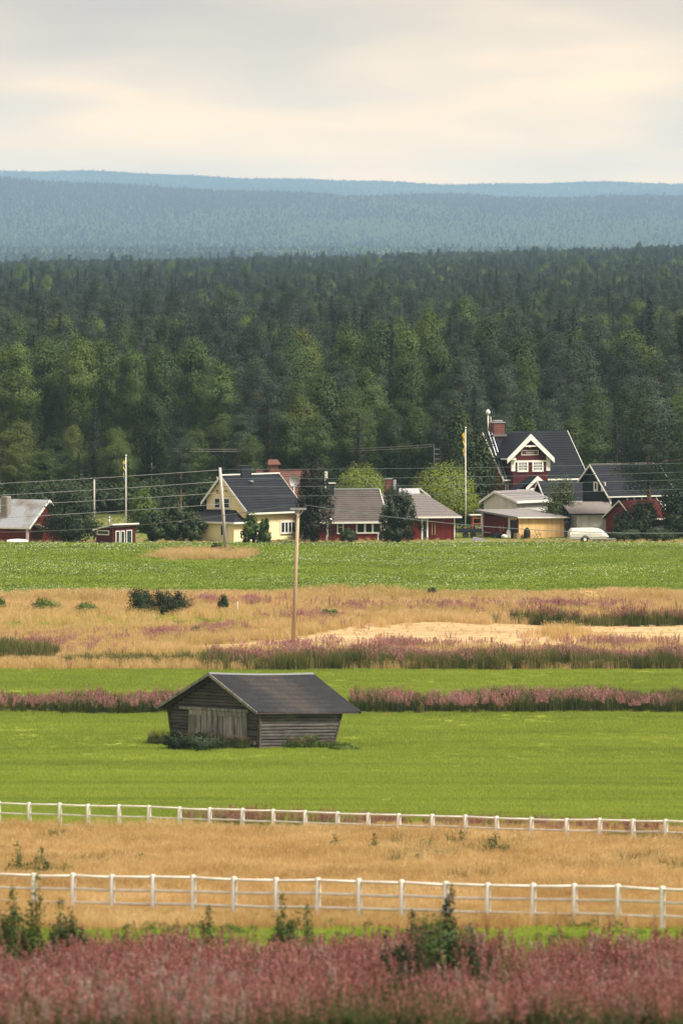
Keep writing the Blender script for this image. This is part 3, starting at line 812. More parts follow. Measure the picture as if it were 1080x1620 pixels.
# --- white pergola beside the yellow house
f = Frame(479, 792, 80)
pg = f.empty('pergola', label='white framed wooden enclosure between the yellow house and the red bungalow', cat='pergola')
pl = f.lx(499)
for x in (0, pl / 2, pl):
    MB().box(x - .05, x + .05, -.05, .05, 0, 1.45).build('post', M['white'], pg)
MB().box(-.05, pl + .05, -.06, .06, 1.25, 1.33).build('rail', M['white'], pg)
MB().box(-.05, pl + .05, -.06, .06, 1.452, 1.55).build('rail', M['white'], pg)
MB().box(.06, pl - .06, .07, .1, .05, 1.2).build('back_panel', M['red_deep'], pg)

# --- long red bungalow
f = Frame(506, 790, 78)
bg = f.empty('red_bungalow', label='long low red bungalow with brown and pale grey roofs and a brick chimney', cat='house')
L1 = f.lx(612); L2 = f.lx(719); WB = 7.6; ry = 3.8
zf = f.z(822, 5); zr = f.z(776, 5, ry)
gable_house(bg, L1, WB, zf, zf, zr, ry, 'red', 'roof_brown', courses=17, ovl=.15, ovr=.0, ovf=.45, cap='metal', barge=.01, fascia=.2)
zf2 = f.z(817, 10); zr2 = f.z(781, 9, ry)
mb = MB(); mb.box(L1 + .002, L2, .05, WB, -.3, zf2 - .02); mb.build('wall', M['red'], bg)
xr = f.lx(671, ry); xe = L2 + .6
mb = MB(); e0 = (L1 + .03, -.45, zf2); e1 = (xe, -.45, zf2 ); r1 = (xr, ry, zr2); r0 = (L1 + .03, ry, zr2); b1 = (xe, WB + .45, zf2); b0 = (L1 + .03, WB + .45, zf2)
mb.add([e0, e1, r1, r0, b1, b0], [(0, 1, 2, 3), (1, 4, 2), (3, 2, 4, 5), (0, 3, 5), (0, 5, 4, 1)]); r2 = mb.build('roof', M['roof_grey'], bg)
strip_roof(r2, [e0, e1, r1, r0], 14, 'roof_grey')
mb = MB(); mb.box(L1, xe, -.5, -.45, zf2 - .18, zf2); mb.box(xe, xe + .05, -.5, WB + .4, zf2 - .18, zf2); mb.build('fascia', M['white'], bg)
# raised white section behind
xa, xb = f.lx(628, ry + 1.5), f.lx(663, ry + 1.5)
mb = MB(); za, zb_ = f.z(788, 8, 5), f.z(773, 8, 5)
mb.slab([(xa, 4.3, za + .1), (xb, 4.3, za + .1), (xb, 5.6, zb_), (xa, 5.6, zb_)], .1); mb.slab([(xa, 5.61, zb_), (xb, 5.61, zb_), (xb, 7.4, za), (xa, 7.4, za)], .1); mb.build('raised_roof', M['metal'], bg)
mb = MB(); mb.beam((xb + .06, 5.6, zb_), (xb + 1.2, 5.2, za + .05), .08, .14); mb.build('bargeboard', M['white'], bg)
window(bg, 'x', f.lx(534.5), f.lx(541.5), f.z(843, 3), f.z(825, 3), 1, 2, fw=.12)
window(bg, 'x', f.lx(565), f.lx(601), f.z(842, 5), f.z(823.5, 5), 3, 1, fw=.14, mw=.22)
for ua, ub in ((568, 573), (579, 584)):
    pass
door(bg, 'x', f.lx(598.5), f.lx(604), -.05, f.z(842.5, 7) - .2, off=0, matn='dark_metal')
window(bg, 'x', f.lx(606), f.lx(612), f.z(837, 7), f.z(826, 7), 1, 1, off=0)
door(bg, 'x', f.lx(668.5), f.lx(674.5), 0, f.z(822, 11), off=.05, matn='dark_metal', fw=.16)
mb = MB(); mb.box(L2 - .08, L2 + .03, 0, .1, 0, zf2 - .2); mb.box(f.lx(517) - .08, f.lx(517) + .08, -.05, 0, 0, f.z(824)); mb.build('corner_boards', M['white'], bg, kind='stuff')
cx = f.lx(614, ry); brick_chimney(bg, cx, ry, zr - .6, f.z(758, 7, ry), .62, .6)
mb = MB(); cx = f.lx(623.5, ry - .3); mb.box(cx - .16, cx + .16, ry - .6, ry - .3, zr2 - .7, f.z(759, 8, ry)); mb.build('flue', M['metal'], bg)
mb = MB(); cx = f.lx(627.5, ry - .3); mb.box(cx - .18, cx + .18, ry - .6, ry - .2, zr2 - .7, f.z(765, 8, ry)); mb.build('vent_shaft', M['dark_metal'], bg)
mb = MB(); cx = f.lx(524, ry - .6); mb.box(cx - .22, cx + .22, ry - .9, ry - .4, f.z(787, 1, 3), f.z(765, 1, 3)); c_ = mb.build('stove_flue', M['dark_metal'], bg)
mb = MB(); mb.box(cx - .35, cx + .4, ry - 1.05, ry - .35, f.z(765, 1, 3), f.z(765, 1, 3) + .08); mb.build('cap', M['white'], c_)
battens(bg, 'x', L1 + 1.5, L2 - .1, 0, zf2 - .1, off=.05)
mb = MB()
for a in (683, 687.5): fbox(mb, 'x', f.lx(a) - .05, f.lx(a) + .05, .001, .12, .5, 1.7, .05)
mb.build('leaning_battens', M['wood'], bg, kind='stuff')

# --- big dark red villa
f = Frame(800, 832, 62)
vi = f.empty('red_villa', label='tall dark red villa with black roof, white gable trim and name board', cat='house')
LV = f.lx(921); WV = 8.6; ry = 4.3
zf = f.z(752, 5); zr = f.z(684.5, 5, ry)
gable_house(vi, LV, WV, zf, zf, zr, ry, 'red_deep', 'roof_villa', courses=20, ovl=.55, ovr=.5, ovf=.5, ovb=.5, barge=.3, fascia=.16)
# cross gable with its own roof
gp_ = -1.0                                   # its wall plane stands proud of the main wall
gxc = f.lx(839.5, gp_)
x0, x1 = f.lx(811, gp_), f.lx(866, gp_)
zga = f.z(687, 3, gp_); tipl, tipr = f.lx(802, gp_ - .4), f.lx(875, gp_ - .4)
gxc = (tipl + tipr) / 2; zgt = f.z(724.5, 3, gp_)
hw = (tipr - tipl) / 2; sl = (zga - zgt) / hw
mb = MB(); zz = lambda x: zga - .25 - sl * abs(x - gxc)
mb.add([(x0, gp_, -.3), (x1, gp_, -.3), (x1, gp_, zz(x1)), (gxc, gp_, zga - .25), (x0, gp_, zz(x0)), (x0, 3.2, -.3), (x1, 3.2, -.3), (x1, 3.2, zz(x1)), (gxc, 3.2, zga - .25), (x0, 3.2, zz(x0))],
       [(0, 1, 2, 3, 4), (5, 9, 8, 7, 6), (0, 4, 9, 5), (1, 6, 7, 2), (4, 3, 8, 9), (3, 2, 7, 8)]); gw = mb.build('gable_wall', M['red_deep'], vi)
mb = MB(); yb_ = ry - .1; yf_ = gp_ - .45
mb.slab([(tipl, yf_, zgt), (gxc, yf_, zga), (gxc, yb_, zga), (tipl, yb_, zgt)], .14); mb.slab([(gxc + .002, yf_, zga), (tipr, yf_, zgt), (tipr, yb_, zgt), (gxc + .002, yb_, zga)], .14); gr_ = mb.build('gable_roof', M['roof_villa'], vi)
for sx, xt in ((-1, tipl), (1, tipr)):
    mb = MB(); y0_, y1_ = yf_ - .07, yf_ - .01; dx_ = xt + sx * .06; zx = zgt - sl * .06
    mb.hexa([(gxc, y0_, zga - .62), (dx_, y0_, zx - .5), (dx_, y1_, zx - .5), (gxc, y1_, zga - .62), (gxc, y0_, zga + .06), (dx_, y0_, zx + .04), (dx_, y1_, zx + .04), (gxc, y1_, zga + .06)])
    mb.build('bargeboard', M['white'], vi)
mb = MB(); mb.box(tipl - .05, x0 + .2, gp_ - .42, 0, zgt - .16, zgt - .02); mb.build('eave_box', M['white'], vi)
# collar piece under the apex
mb = MB(); zc = zga - 1.35; hwc = (zga - zc) / sl
mb.hexa([(gxc - hwc, yf_ - .0, zc), (gxc + hwc, yf_ - .0, zc), (gxc + hwc, yf_ + .08, zc), (gxc - hwc, yf_ + .08, zc), (gxc - hwc * .9, yf_, zc + .14), (gxc + hwc * .9, yf_, zc + .14), (gxc + hwc * .9, yf_ + .08, zc + .14), (gxc - hwc * .9, yf_ + .08, zc + .14)])
mb.build('collar_board', M['white'], vi)
zband = f.z(729, 3, gp_)
MB().box(x0 - .02, x1 + .02, gp_ - .08, gp_, zband - .14, zband + .06).build('band_board', M['white'], vi)
for xx in (x0, x1): MB().box(xx - .24, xx + .24, gp_ - .1, gp_ + .05, f.z(745, 3, gp_), zband + .75).build('corner_board', M['white'], vi)
for ua, ub in ((820, 832), (843.5, 856)):
    window(vi, 'x', f.lx(ua, gp_), f.lx(ub, gp_), f.z(743.5, 3, gp_), f.z(731.5, 3, gp_), 4, 3, off=gp_, fw=.2, mw=.09)
# name board
bx0, bx1 = f.lx(824, gp_), f.lx(850.5, gp_); bz0, bz1 = f.z(720, 3, gp_), f.z(712, 3, gp_)
MB().box(bx0, bx1, gp_ - .05, gp_, bz0, bz1).build('name_board', M['white'], vi)
nb_ = [o for o in vi.children if o.name.startswith('name_board')][0]
MB().box(bx0 + .09, bx1 - .09, gp_ - .06, gp_ - .05, bz0 + .09, bz1 - .09).build('board_field', M['red_deep'], nb_)
for cxx in (bx0 + .3, bx1 - .3):
    mb = MB(); mb.tube([(cxx, gp_ - .075, (bz0 + bz1) / 2), (cxx, gp_ - .06, (bz0 + bz1) / 2)], .11, 10); mb.build('rosette', M['roof_grey'], nb_)
tcu = bpy.data.curves.new('name_lettering', 'FONT'); tcu.body = 'HÖLBOTN'; tcu.size = .36; tcu.extrude = .012; tcu.offset = .012; tcu.align_x = 'CENTER'; tcu.align_y = 'CENTER'
tob = bpy.data.objects.new('lettering_source', tcu); C.objects.link(tob)
bpy.context.view_layer.update()
tme = bpy.data.meshes.new_from_object(tob.evaluated_get(bpy.context.evaluated_depsgraph_get()))
bpy.data.objects.remove(tob)
tme.materials.clear(); tme.materials.append(M['white'])
lt = link('lettering', tme, nb_, ((bx0 + bx1) / 2, gp_ - .075, (bz0 + bz1) / 2)); lt.rotation_euler = (rad(90), 0, 0)
wd = (max(v.co.x for v in tme.vertices) - min(v.co.x for v in tme.vertices)); kk = (bx1 - bx0) * .50 / wd; lt.scale = (kk, kk, kk)
mb = MB(); mb.tube([(gxc, gp_ - .02, f.z(707, 3, gp_)), (gxc, gp_ - .28, f.z(706, 3, gp_))], [.08, .16], 10); mb.build('gable_lamp', M['white'], vi)
# lower porch with its gable
yq = -2.4; a0, a1 = f.lx(829, yq), f.lx(868, yq); ac = f.lx(847.5, yq); za = f.z(753.5, 3, yq); ze = f.z(772, 3, yq)
mb = MB(); mb.add([(a0 + .3, yq, -.3), (a1 - .3, yq, -.3), (a1 - .3, yq, ze + .2), (ac, yq, za - .2), (a0 + .3, yq, ze + .2), (a0 + .3, gp_, -.3), (a1 - .3, gp_, -.3), (a1 - .3, gp_, ze + .2), (ac, gp_, za - .2), (a0 + .3, gp_, ze + .2)],
                  [(0, 1, 2, 3, 4), (5, 9, 8, 7, 6), (0, 4, 9, 5), (1, 6, 7, 2), (4, 3, 8, 9), (3, 2, 7, 8)]); mb.build('porch_wall', M['red_deep'], vi)
mb = MB(); mb.slab([(a0 - 1.1, yq - .3, ze - .15), (ac, yq - .3, za), (ac, gp_ - .002, za), (a0 - 1.1, gp_ - .002, ze - .15)], .12); mb.slab([(ac + .002, yq - .3, za), (a1, yq - .3, ze), (a1, gp_ - .002, ze), (ac + .002, gp_ - .002, za)], .12); mb.build('porch_roof', M['roof_villa'], vi)
for xt in (a0, a1):
    mb = MB(); mb.hexa([(ac, yq - .38, za - .4), (xt, yq - .38, ze - .3), (xt, yq - .31, ze - .3), (ac, yq - .31, za - .4), (ac, yq - .38, za + .06), (xt, yq - .38, ze + .06), (xt, yq - .31, ze + .06), (ac, yq - .31, za + .06)]); mb.build('porch_bargeboard', M['white'], vi)
MB().box(a0 - 1.1, a0 + .1, yq - .36, yq - .3, ze - .3, ze - .12).build('porch_fascia', M['white'], vi)
MB().box(a0 + .3, a1 - .2, yq - .1, yq, ze - .2, ze + .0).build('porch_beam', M['white'], vi)
for xx in (a0 + .35, a1 - .35): MB().box(xx - .1, xx + .1, yq - .12, yq - .0, 0, ze - .2).build('porch_post', M['white'], vi)
window(vi, 'x', a0 + .6, a1 - .65, ze - .8, ze - .3, 3, 1, off=yq, fw=.1)
mb = MB(); mb.tube([(ac, yq, za - 1.2), (ac, yq - .3, za - 1.22)], [.06, .14], 8); mb.build('porch_lamp', M['white'], vi)
window(vi, 'x', f.lx(799.5), f.lx(806), f.z(775, 1), f.z(768.5, 1), 3, 1, fw=.12)
mb = MB(); cx = f.lx(784, ry); c_ = brick_chimney(vi, cx, ry - .3, zr - .9, f.z(669, 0, ry), 1.35, .9, matn='brick', capm='metal')
MB().box(cx - .5, cx + .5, ry - .7, ry + .1, f.z(669, 0, ry) + .16, f.z(669, 0, ry) + .3).build('upper_cap', M['metal'], c_)
MB().box(cx - .85, cx + .85, ry - .95, ry + .4, zr - .35, zr - .12).build('flashing', M['roof_grey'], c_)
mb = MB(); cx = f.lx(771.5, ry); zz0, zz1 = zr - .2, f.z(652, 0, ry)
mb.tube([(cx, ry, zz0), (cx, ry, zz1 - .25)], .07, 6); mb.tube([(cx + .35, ry, zz0), (cx + .35, ry, zz1 - .5)], .03, 6); mb.tube([(cx, ry, zz1 - .28), (cx, ry, zz1 - .18), (cx, ry, zz1), (cx, ry, zz1 + .2), (cx, ry, zz1 + .28)], [.1, .22, .26, .18, .05], 10); mb.build('mast', M['white'], vi)
# roof ladder
la, lb_ = Vector((f.lx(772, ry), ry - .3, zr + .1)), Vector((f.lx(797, -.4), -.5, zf - .3))
ldr = MB(); off_ = Vector((.19, 0, 0)); up_ = Vector((0, -.06, .1))
for s_ in (-1, 1): ldr.beam(la + off_ * s_ + up_, lb_ + off_ * s_ + up_, .05, .06)
for i in range(20): c__ = la.lerp(lb_, (i + .5) / 20) + up_; ldr.beam(c__ - off_, c__ + off_, .04, .04)
ldr.build('roof_ladder', M['metal'], vi)
wl_ = MB(); wl_.tube([lb_ + up_, Vector((lb_.x, -.6, .3))], .03, 5); wl_.tube([lb_ + up_ + off_ * 2, Vector((lb_.x + .38, -.6, .3))], .03, 5)
for i in range(9): wl_.beam((lb_.x, -.6, .6 + i * .5), (lb_.x + .38, -.6, .6 + i * .5), .04, .04)
wl_.build('wall_ladder', M['dark_metal'], vi)
zfx = zf

# --- black house with white trim
f = Frame(964, 806, 54)
bk = f.empty('black_house', label='black boarded house with steep grey roof and white edge boards beside the villa', cat='house')
Wk = f.ly(921); Lk = f.lx(1064); ay = f.ly(937.5); ze = f.z(783); zeb = f.z(760, 0, Wk); zr = f.z(737, 0, ay)
gable_house(bk, Lk, Wk, ze, zeb, zr, ay, 'black', 'roof_dark', courses=14, ovl=.45, ovr=.3, ovf=.3, ovb=.25, barge=.2, fascia=.12, cap='roof_grey')
window(bk, 'y', f.ly(944), f.ly(940.5), f.z(774.5, 0, 2), f.z(764.5, 0, 2), 1, 1, fw=.16)
window(bk, 'y', f.ly(956), f.ly(952.5), f.z(774.5, 0, 1), f.z(764.5, 0, 1), 1, 1, fw=.16)
MB().box(-.08, .14, -.08, .1, 0, ze).build('corner_board', M['white'], bk)
for u_ in (991, 1002, 1014, 1037): fbox(*( (qq := MB()), 'x', f.lx(u_) - .07, f.lx(u_) + .07, 0, .07, 0, ze - .15)); qq.build('veranda_post', M['white'], bk)
window(bk, 'x', f.lx(1040), f.lx(1050), 2.4, 3.4, 2, 1)
fbox(*((qq := MB()), 'x', f.lx(992), f.lx(1038), .0, .06, 3.1, 3.2)); qq.build('veranda_rail', M['white'], bk)
# --- lower annex between them
f = Frame(866, 812, 62)
an = f.empty('annex_building', label='low black annex with grey roof and white pointed gable in front of the villa', cat='building')
La = f.lx(935); ya = f.ly(855); ze = f.z(790, 2); zr = f.z(763, 0, ya)
gable_house(an, La, ya * 2, ze, ze, zr, ya, 'black', 'roof_dark', courses=9, ovl=.4, ovr=0, ovf=.3, barge=.26, fascia=.1)

# --- white outbuilding and carport in front
f = Frame(816, 806, 36)
wh = f.empty('white_outbuilding', label='white boarded outbuilding with flat-pitched grey roof behind the carport', cat='outbuilding')
Ww = f.ly(765); Lw = f.lx(866); ze = f.z(793); zr = f.z(779, 0, Ww / 2)
gable_house(wh, Lw, Ww, ze, f.z(792, 0, Ww), zr, f.ly(784), 'whitewall', 'roof_felt', ovl=.3, ovr=.3, ovf=.3, barge=.24, fascia=.28, courses=4)

f = Frame(820, 797, 45)
cp = f.empty('carport', label='open red carport joined to a pale yellow boarded store with felt roof', cat='carport')
wl, ll = f.ly(762), f.lx(891.5)
z0, zl, zR = f.z(820), f.z(808.5, 0, wl), f.z(820, ll, 0)
zB = zl + zR - z0 + .15
mb = MB(); mb.add([(0, 0, -.3), (ll, 0, -.3), (ll, 1.3, -.3), (0, 1.3, -.3), (0, 0, z0), (ll, 0, zR), (ll, 1.3, zR + .1), (0, 1.3, z0 + .1)], [(0, 1, 5, 4), (1, 2, 6, 5), (2, 3, 7, 6), (3, 0, 4, 7), (4, 5, 6, 7)]); mb.build('store_wall', M['cream'], cp)
mb = MB(); mb.box(.25, .33, 1.3, wl + .1, -.2, z0 + .1); mb.box(.33, ll, wl, wl + .1, -.2, zl - .2); mb.build('carport_wall', M['red'], cp)
battens(cp, 'y', 1.4, wl + .1, 0, z0 - .05, off=.25)
mb = MB(); mb.box(-.03, -.0, .02, .3, -.1, z0 - .05); mb.build('side_boards', M['red'], cp)
MB().box(-.02, -.0, .3, 1.28, 0, 1.95).build('doorway', M['dark_metal'], cp)  # dark panel on the wall; the opening's inner shade is in its colour
mb = MB(); mb.slab([(-.55, -.35, z0 + .16), (ll + .4, -.35, zR + .16), (ll + .4, wl + .2, zB + .1), (-.55, wl + .5, zl + .16)], .1); cr_ = mb.build('roof', M['roof_felt'], cp)
mb = MB(); mb.beam((-.55, -.39, z0 + .09), (ll + .42, -.39, zR + .09), .06, .13); mb.build('fascia', M['white'], cp)
for i in range(12):
    t0, t1 = i / 12, (i + .8) / 12; ya_, yb_ = -.2 + t0 * (wl + .5), -.2 + t1 * (wl + .5); za_, zb_ = z0 + .0 + t0 * (zl - z0), z0 + .0 + t1 * (zl - z0)
    MB().beam((-.6, ya_, za_ + .04), (-.6, yb_, zb_ + .04), .05, .16).build('rafter_board', M['roof_felt'], cp)
for yy in (wl - .05, f.ly(805.5)): MB().box(-.1, .1, yy - .1, yy + .1, -.1, z0 + (zl - z0) * yy / wl).build('post', M['white'], cp)
cpf = f

def at_cp(name, x, y, label, cat, rz=0):
    M_ = Vector((cpf.X + x * math.sin(cpf.a) - y * math.cos(cpf.a), cpf.d + x * math.cos(cpf.a) + y * math.sin(cpf.a), 0))
    M_.z = gz(M_.x, M_.y)
    return empty(name, M_, cpf.rz + rz, label=label, cat=cat)
b_ = at_cp('barrel', cpf.lx(833, -.6), -.6, 'black domed barrel standing against the pale yellow store wall', 'barrel')
mb = MB(); mb.tube([(0, 0, -.02), (0, 0, .1), (0, 0, .7), (0, 0, .95), (0, 0, 1.12), (0, 0, 1.2)], [.33, .36, .36, .30, .16, .03], 14); mb.build('drum', M['rubber'], b_)
MB().tube([(0, 0, .69), (0, 0, .73)], .375, 14).build('rim_hoop', M['dark_metal'], b_)
b_ = at_cp('chair_frame', cpf.lx(850, -.6), -.6, 'bare rusty metal chair frame by the pale yellow store wall', 'chair frame')
mb = MB()
for x in (-.28, .28):
    mb.tube([(x, -.3, 0), (x * .8, .25, .9)], .025, 5); mb.tube([(x, .35, 0), (x * .8, -.3, .5)], .025, 5)
mb.tube([(-.25, .25, .88), (.25, .25, .88)], .025, 5); mb.tube([(-.25, -.28, .48), (.25, -.28, .48)], .025, 5); mb.build('tube_frame', M['dark_metal'], b_)
MB().box(-.22, .22, -.26, .1, .44, .47).build('seat_net', M['wood'], b_)
b_ = at_cp('lawn_mower', -.6, cpf.ly(788, -.6), 'blue and black mower parked under the carport edge', 'lawn mower')
mb = MB(); mb.hexa([(-.35, -.5, .15), (.35, -.5, .15), (.35, .5, .15), (-.35, .5, .15), (-.3, -.3, .62), (.3, -.3, .62), (.3, .35, .5), (-.3, .35, .5)]); mb.build('hood', M['blue_plastic'], b_)
for x in (-.38, .38):
    for y in (-.4, .4): MB().tube([(x - .06, y, .2), (x + .06, y, .2)], .21, 12).build('wheel', M['rubber'], b_)
MB().tube([(-.25, -.4, .5), (-.25, -1.0, 1.0), (.25, -1.0, 1.0), (.25, -.4, .5)], .025, 5).build('handlebar', M['dark_metal'], b_)
b_ = at_cp('hand_truck', -.5, cpf.ly(796, -.5), 'orange-red sack truck leaning by the carport post', 'hand truck')
mb = MB()
for x in (-.25, .25): mb.tube([(x, 0, .05), (x, .35, 1.35)], .03, 5)
for k in range(4): mb.tube([(-.25, .09 * k + .03, .2 + .33 * k), (.25, .09 * k + .03, .2 + .33 * k)], .022, 5)
mb.build('frame', M['orange'], b_)
MB().box(-.25, .25, -.3, 0, .03, .06).build('toe_plate', M['dark_metal'], b_)
for x in (-.3, .3): MB().tube([(x - .03, .05, .13), (x + .03, .05, .13)], .13, 10).build('wheel', M['rubber'], b_)
b_ = at_cp('gas_bottle', -.5, cpf.ly(804, -.5), 'grey-white gas bottle at the foot of the carport post', 'gas bottle')
MB().tube([(0, 0, 0), (0, 0, .06), (0, 0, .75), (0, 0, .88), (0, 0, .93)], [.2, .24, .24, .15, .05], 12).build('bottle_body', M['white'], b_)
MB().tube([(0, 0, .92), (0, 0, 1.05)], [.09, .09], 8).build('valve_guard', M['metal'], b_)
b_ = at_cp('sack', -1.0, cpf.ly(797.5, -1.0), 'round off-white sack lying in front of the carport', 'sack')
mb = MB(); mb.tube([(0, 0, 0), (0, 0, .08), (0, 0, .26), (0, 0, .40), (0, 0, .47)], [.2, .34, .38, .24, .04], 12); mb.build('sack_body', M['white'], b_)
b_ = at_cp('crate', -.5, cpf.ly(817, -.5), 'pale wooden crate at the corner of the carport doorway', 'crate')
for k in range(4): MB().box(-.25, .25, -.25, .25, .02 + k * .15, .13 + k * .15).build('slat', M['wood'], b_)
MB().box(-.22, .22, -.22, .22, 0, .55).build('inner_box', M['wood'], b_)

# --- low white garage and red gabled shed, right
f = Frame(912, 802, 74)
ga = f.empty('white_garage', label='long low white garage with pale grey roof behind the folded camper', cat='garage')
Lg = f.lx(962); ze = f.z(813, 2); zr = f.z(796, 2, 3)
gable_house(ga, Lg, 6, ze, ze, zr, 3, 'whitewall', 'roof_grey', ovl=.9, ovr=.9, ovf=.3, barge=.12, fascia=.14, trim='roof_dark')
f = Frame(1001, 800, 36)
rs = f.empty('red_shed', label='red gabled shed with red sheet roof half hidden by bushes and a pine', cat='shed')
Wr = f.ly(958); ay = f.ly(981); ze = f.z(818); zr = f.z(794, 0, ay); zb = f.z(817, 0, Wr)
gable_house(rs, 6.5, Wr, ze - .1, zb, zr, ay, 'red', 'red_roof', ovl=.3, ovr=.3, ovf=.3, ovb=.3, barge=.14, seams=10)

# --- folded camping trailer
f = Frame(901, 786, 84)
cm = f.empty('folding_camper', label='long low white folded camping trailer parked at the edge of the potato field', cat='camping trailer')
Lc = f.lx(962)
def ring(x, zb_, zt_, inset):
    return [(x, .0, zb_), (x, 0 - .0, zb_ + (zt_ - zb_) * .45), (x, .18, zt_), (x, 1.82, zt_), (x, 2.0, zb_ + (zt_ - zb_) * .45), (x, 2.0, zb_)]
mb = MB(); rs_ = [ring(0.1, .5, .62, 0), ring(.0, .5, 1.02, 0), ring(.28, .5, 1.42, 0), ring(Lc * .62, .5, 1.46, 0), ring(Lc * .80, .5, 1.36, 0), ring(Lc * .93, .5, .98, 0), ring(Lc, .5, .62, 0)]
vs = [p for r_ in rs_ for p in r_]; fs = []
for i in range(len(rs_) - 1):
    for k in range(6): fs.append((i * 6 + k, (i + 1) * 6 + k, (i + 1) * 6 + (k + 1) % 6, i * 6 + (k + 1) % 6))
fs += [tuple(range(6)), tuple(range(len(vs) - 1, len(vs) - 7, -1))]
mb.add(vs, fs); body = mb.build('lid', M['caravan'], cm)
MB().box(-.02, Lc * .96, .02, 1.98, .34, .5).build('lower_body', M['caravan'], cm)
MB().box(.0, Lc, -.012, .0, .49, .53).build('trim_strip', M['metal'], cm)
MB().box(Lc * .8, Lc * .89, -.02, .0, .60, .72).build('side_lamp', M['white'], cm)
mb = MB(); mb.beam((.1, .3, .3), (Lc * 1.1, .9, .3), .1, .1); mb.beam((.1, 1.7, .3), (Lc * 1.1, 1.1, .3), .1, .1); mb.beam((Lc * 1.08, 1, .3), (Lc * 1.2, 1, .34), .1, .1); mb.build('drawbar', M['metal'], cm)
for y in (0, 1.85):
    w_ = MB().tube([(Lc * .39, y, .30), (Lc * .39, y + .15, .30)], .30, 16).build('wheel', M['rubber'], cm)
    MB().tube([(Lc * .39, y - .01, .30), (Lc * .39, y + .02, .30)], .17, 12).build('hubcap', M['white'], w_)
mb = MB()
for k in range(9):
    a = math.pi * k / 8; b = math.pi * (k + 1) / 8
    if k < 8: mb.beam((Lc * .39 + .38 * math.cos(a), -.03, .32 + .38 * math.sin(a)), (Lc * .39 + .38 * math.cos(b), -.03, .32 + .38 * math.sin(b)), .12, .03)
mb.build('mudguard', M['dark_metal'], cm)
for x in (.4, Lc * .85): MB().box(x - .04, x + .04, .3, .38, -.02, .34).build('support_leg', M['metal'], cm)

# --- dark trailer and red frame left of the carport
tl = empty('flatbed_trailer', (px(742, 800), 800, gz(px(742, 800), 800)), rad(6), label='dark flatbed trailer parked on the lawn below the right flagpole', cat='trailer')
MB().box(-1.3, 1.2, -.8, .8, .55, .68).build('bed', M['dark_metal'], tl)
MB().box(-1.3, 1.2, -.84, -.80, .68, .98).build('side_board', M['dark_metal'], tl)
for x in (-.5, .3): MB().tube([(x, -.9, .32), (x, -.72, .32)], .32, 12).build('wheel', M['rubber'], tl)
MB().beam((1.2, 0, .6), (2.3, 0, .5), .1, .1).build('drawbar', M['metal'], tl)
MB().beam((-2.2, -.4, .95), (-.9, -.4, .75), .5, .08).build('ramp', M['dark_metal'], tl)
ts = empty('platform_stand', (px(754, 804), 804, gz(px(754, 804), 804)), rad(10), label='tall orange and white stepped stand left of the carport', cat='stand')
for x in (-.45, .45):
    for y in (-.4, .4): MB().beam((x * 1.4, y, 0), (x, y, 2.2), .09, .09).build('leg', M['orange'], ts)
for z in (.7, 1.3, 1.9): MB().box(-.55, .55, -.45, .45, z, z + .07).build('shelf', M['orange'], ts)
MB().box(-.8, .7, -.5, .5, 2.2, 2.32).build('top', M['white'], ts)
tp = empty('tarpaulin', (px(757, 790), 790, gz(px(757, 790), 790)), 0, label='grey tarpaulin covered low heap left of the carport post', cat='tarpaulin')
mb = MB(); mb.hexa([(-.8, -.4, -.02), (.7, -.4, -.02), (.7, .5, -.02), (-.8, .5, -.02), (-.6, -.2, .38), (.5, -.25, .22), (.45, .3, .25), (-.55, .3, .42)]); mb.build('cover', M['roof_felt'], tp)
# boat/cars under the trees right
pb = empty('covered_boat', (px(1062, 797), 797, gz(px(1062, 797), 797)), rad(-4), label='grey-white covered boat on a trailer under the dark trees at the right', cat='boat')
mb = MB(); vs = []; fs = []
for i in range(9):
    t_ = i / 8; ww = .95 * (1 - max(0, t_ - .5) ** 2 * 3.6); zt2 = 1.0 + .5 * math.sin(math.pi * (t_ * .9 + .05))
    vs += [(-2.6 + 5.2 * t_, -ww * .6, .5), (-2.6 + 5.2 * t_, -ww, .95), (-2.6 + 5.2 * t_, 0, zt2), (-2.6 + 5.2 * t_, ww, .95), (-2.6 + 5.2 * t_, ww * .6, .5)]
for i in range(8):
    for k in range(5): fs.append((i * 5 + k, i * 5 + (k + 1) % 5, (i + 1) * 5 + (k + 1) % 5, (i + 1) * 5 + k))
fs += [(0, 1, 2, 3, 4), (44, 43, 42, 41, 40)]
mb.add(vs, fs); mb.build('covered_hull', M['roof_zinc'], pb)
MB().box(-2.2, 2.6, -.3, .3, .38, .5).build('cradle', M['metal'], pb)
for y in (-.8, .65): MB().tube([(-.6, y, .3), (-.6, y + .15, .3)], .3, 12).build('wheel', M['rubber'], pb)

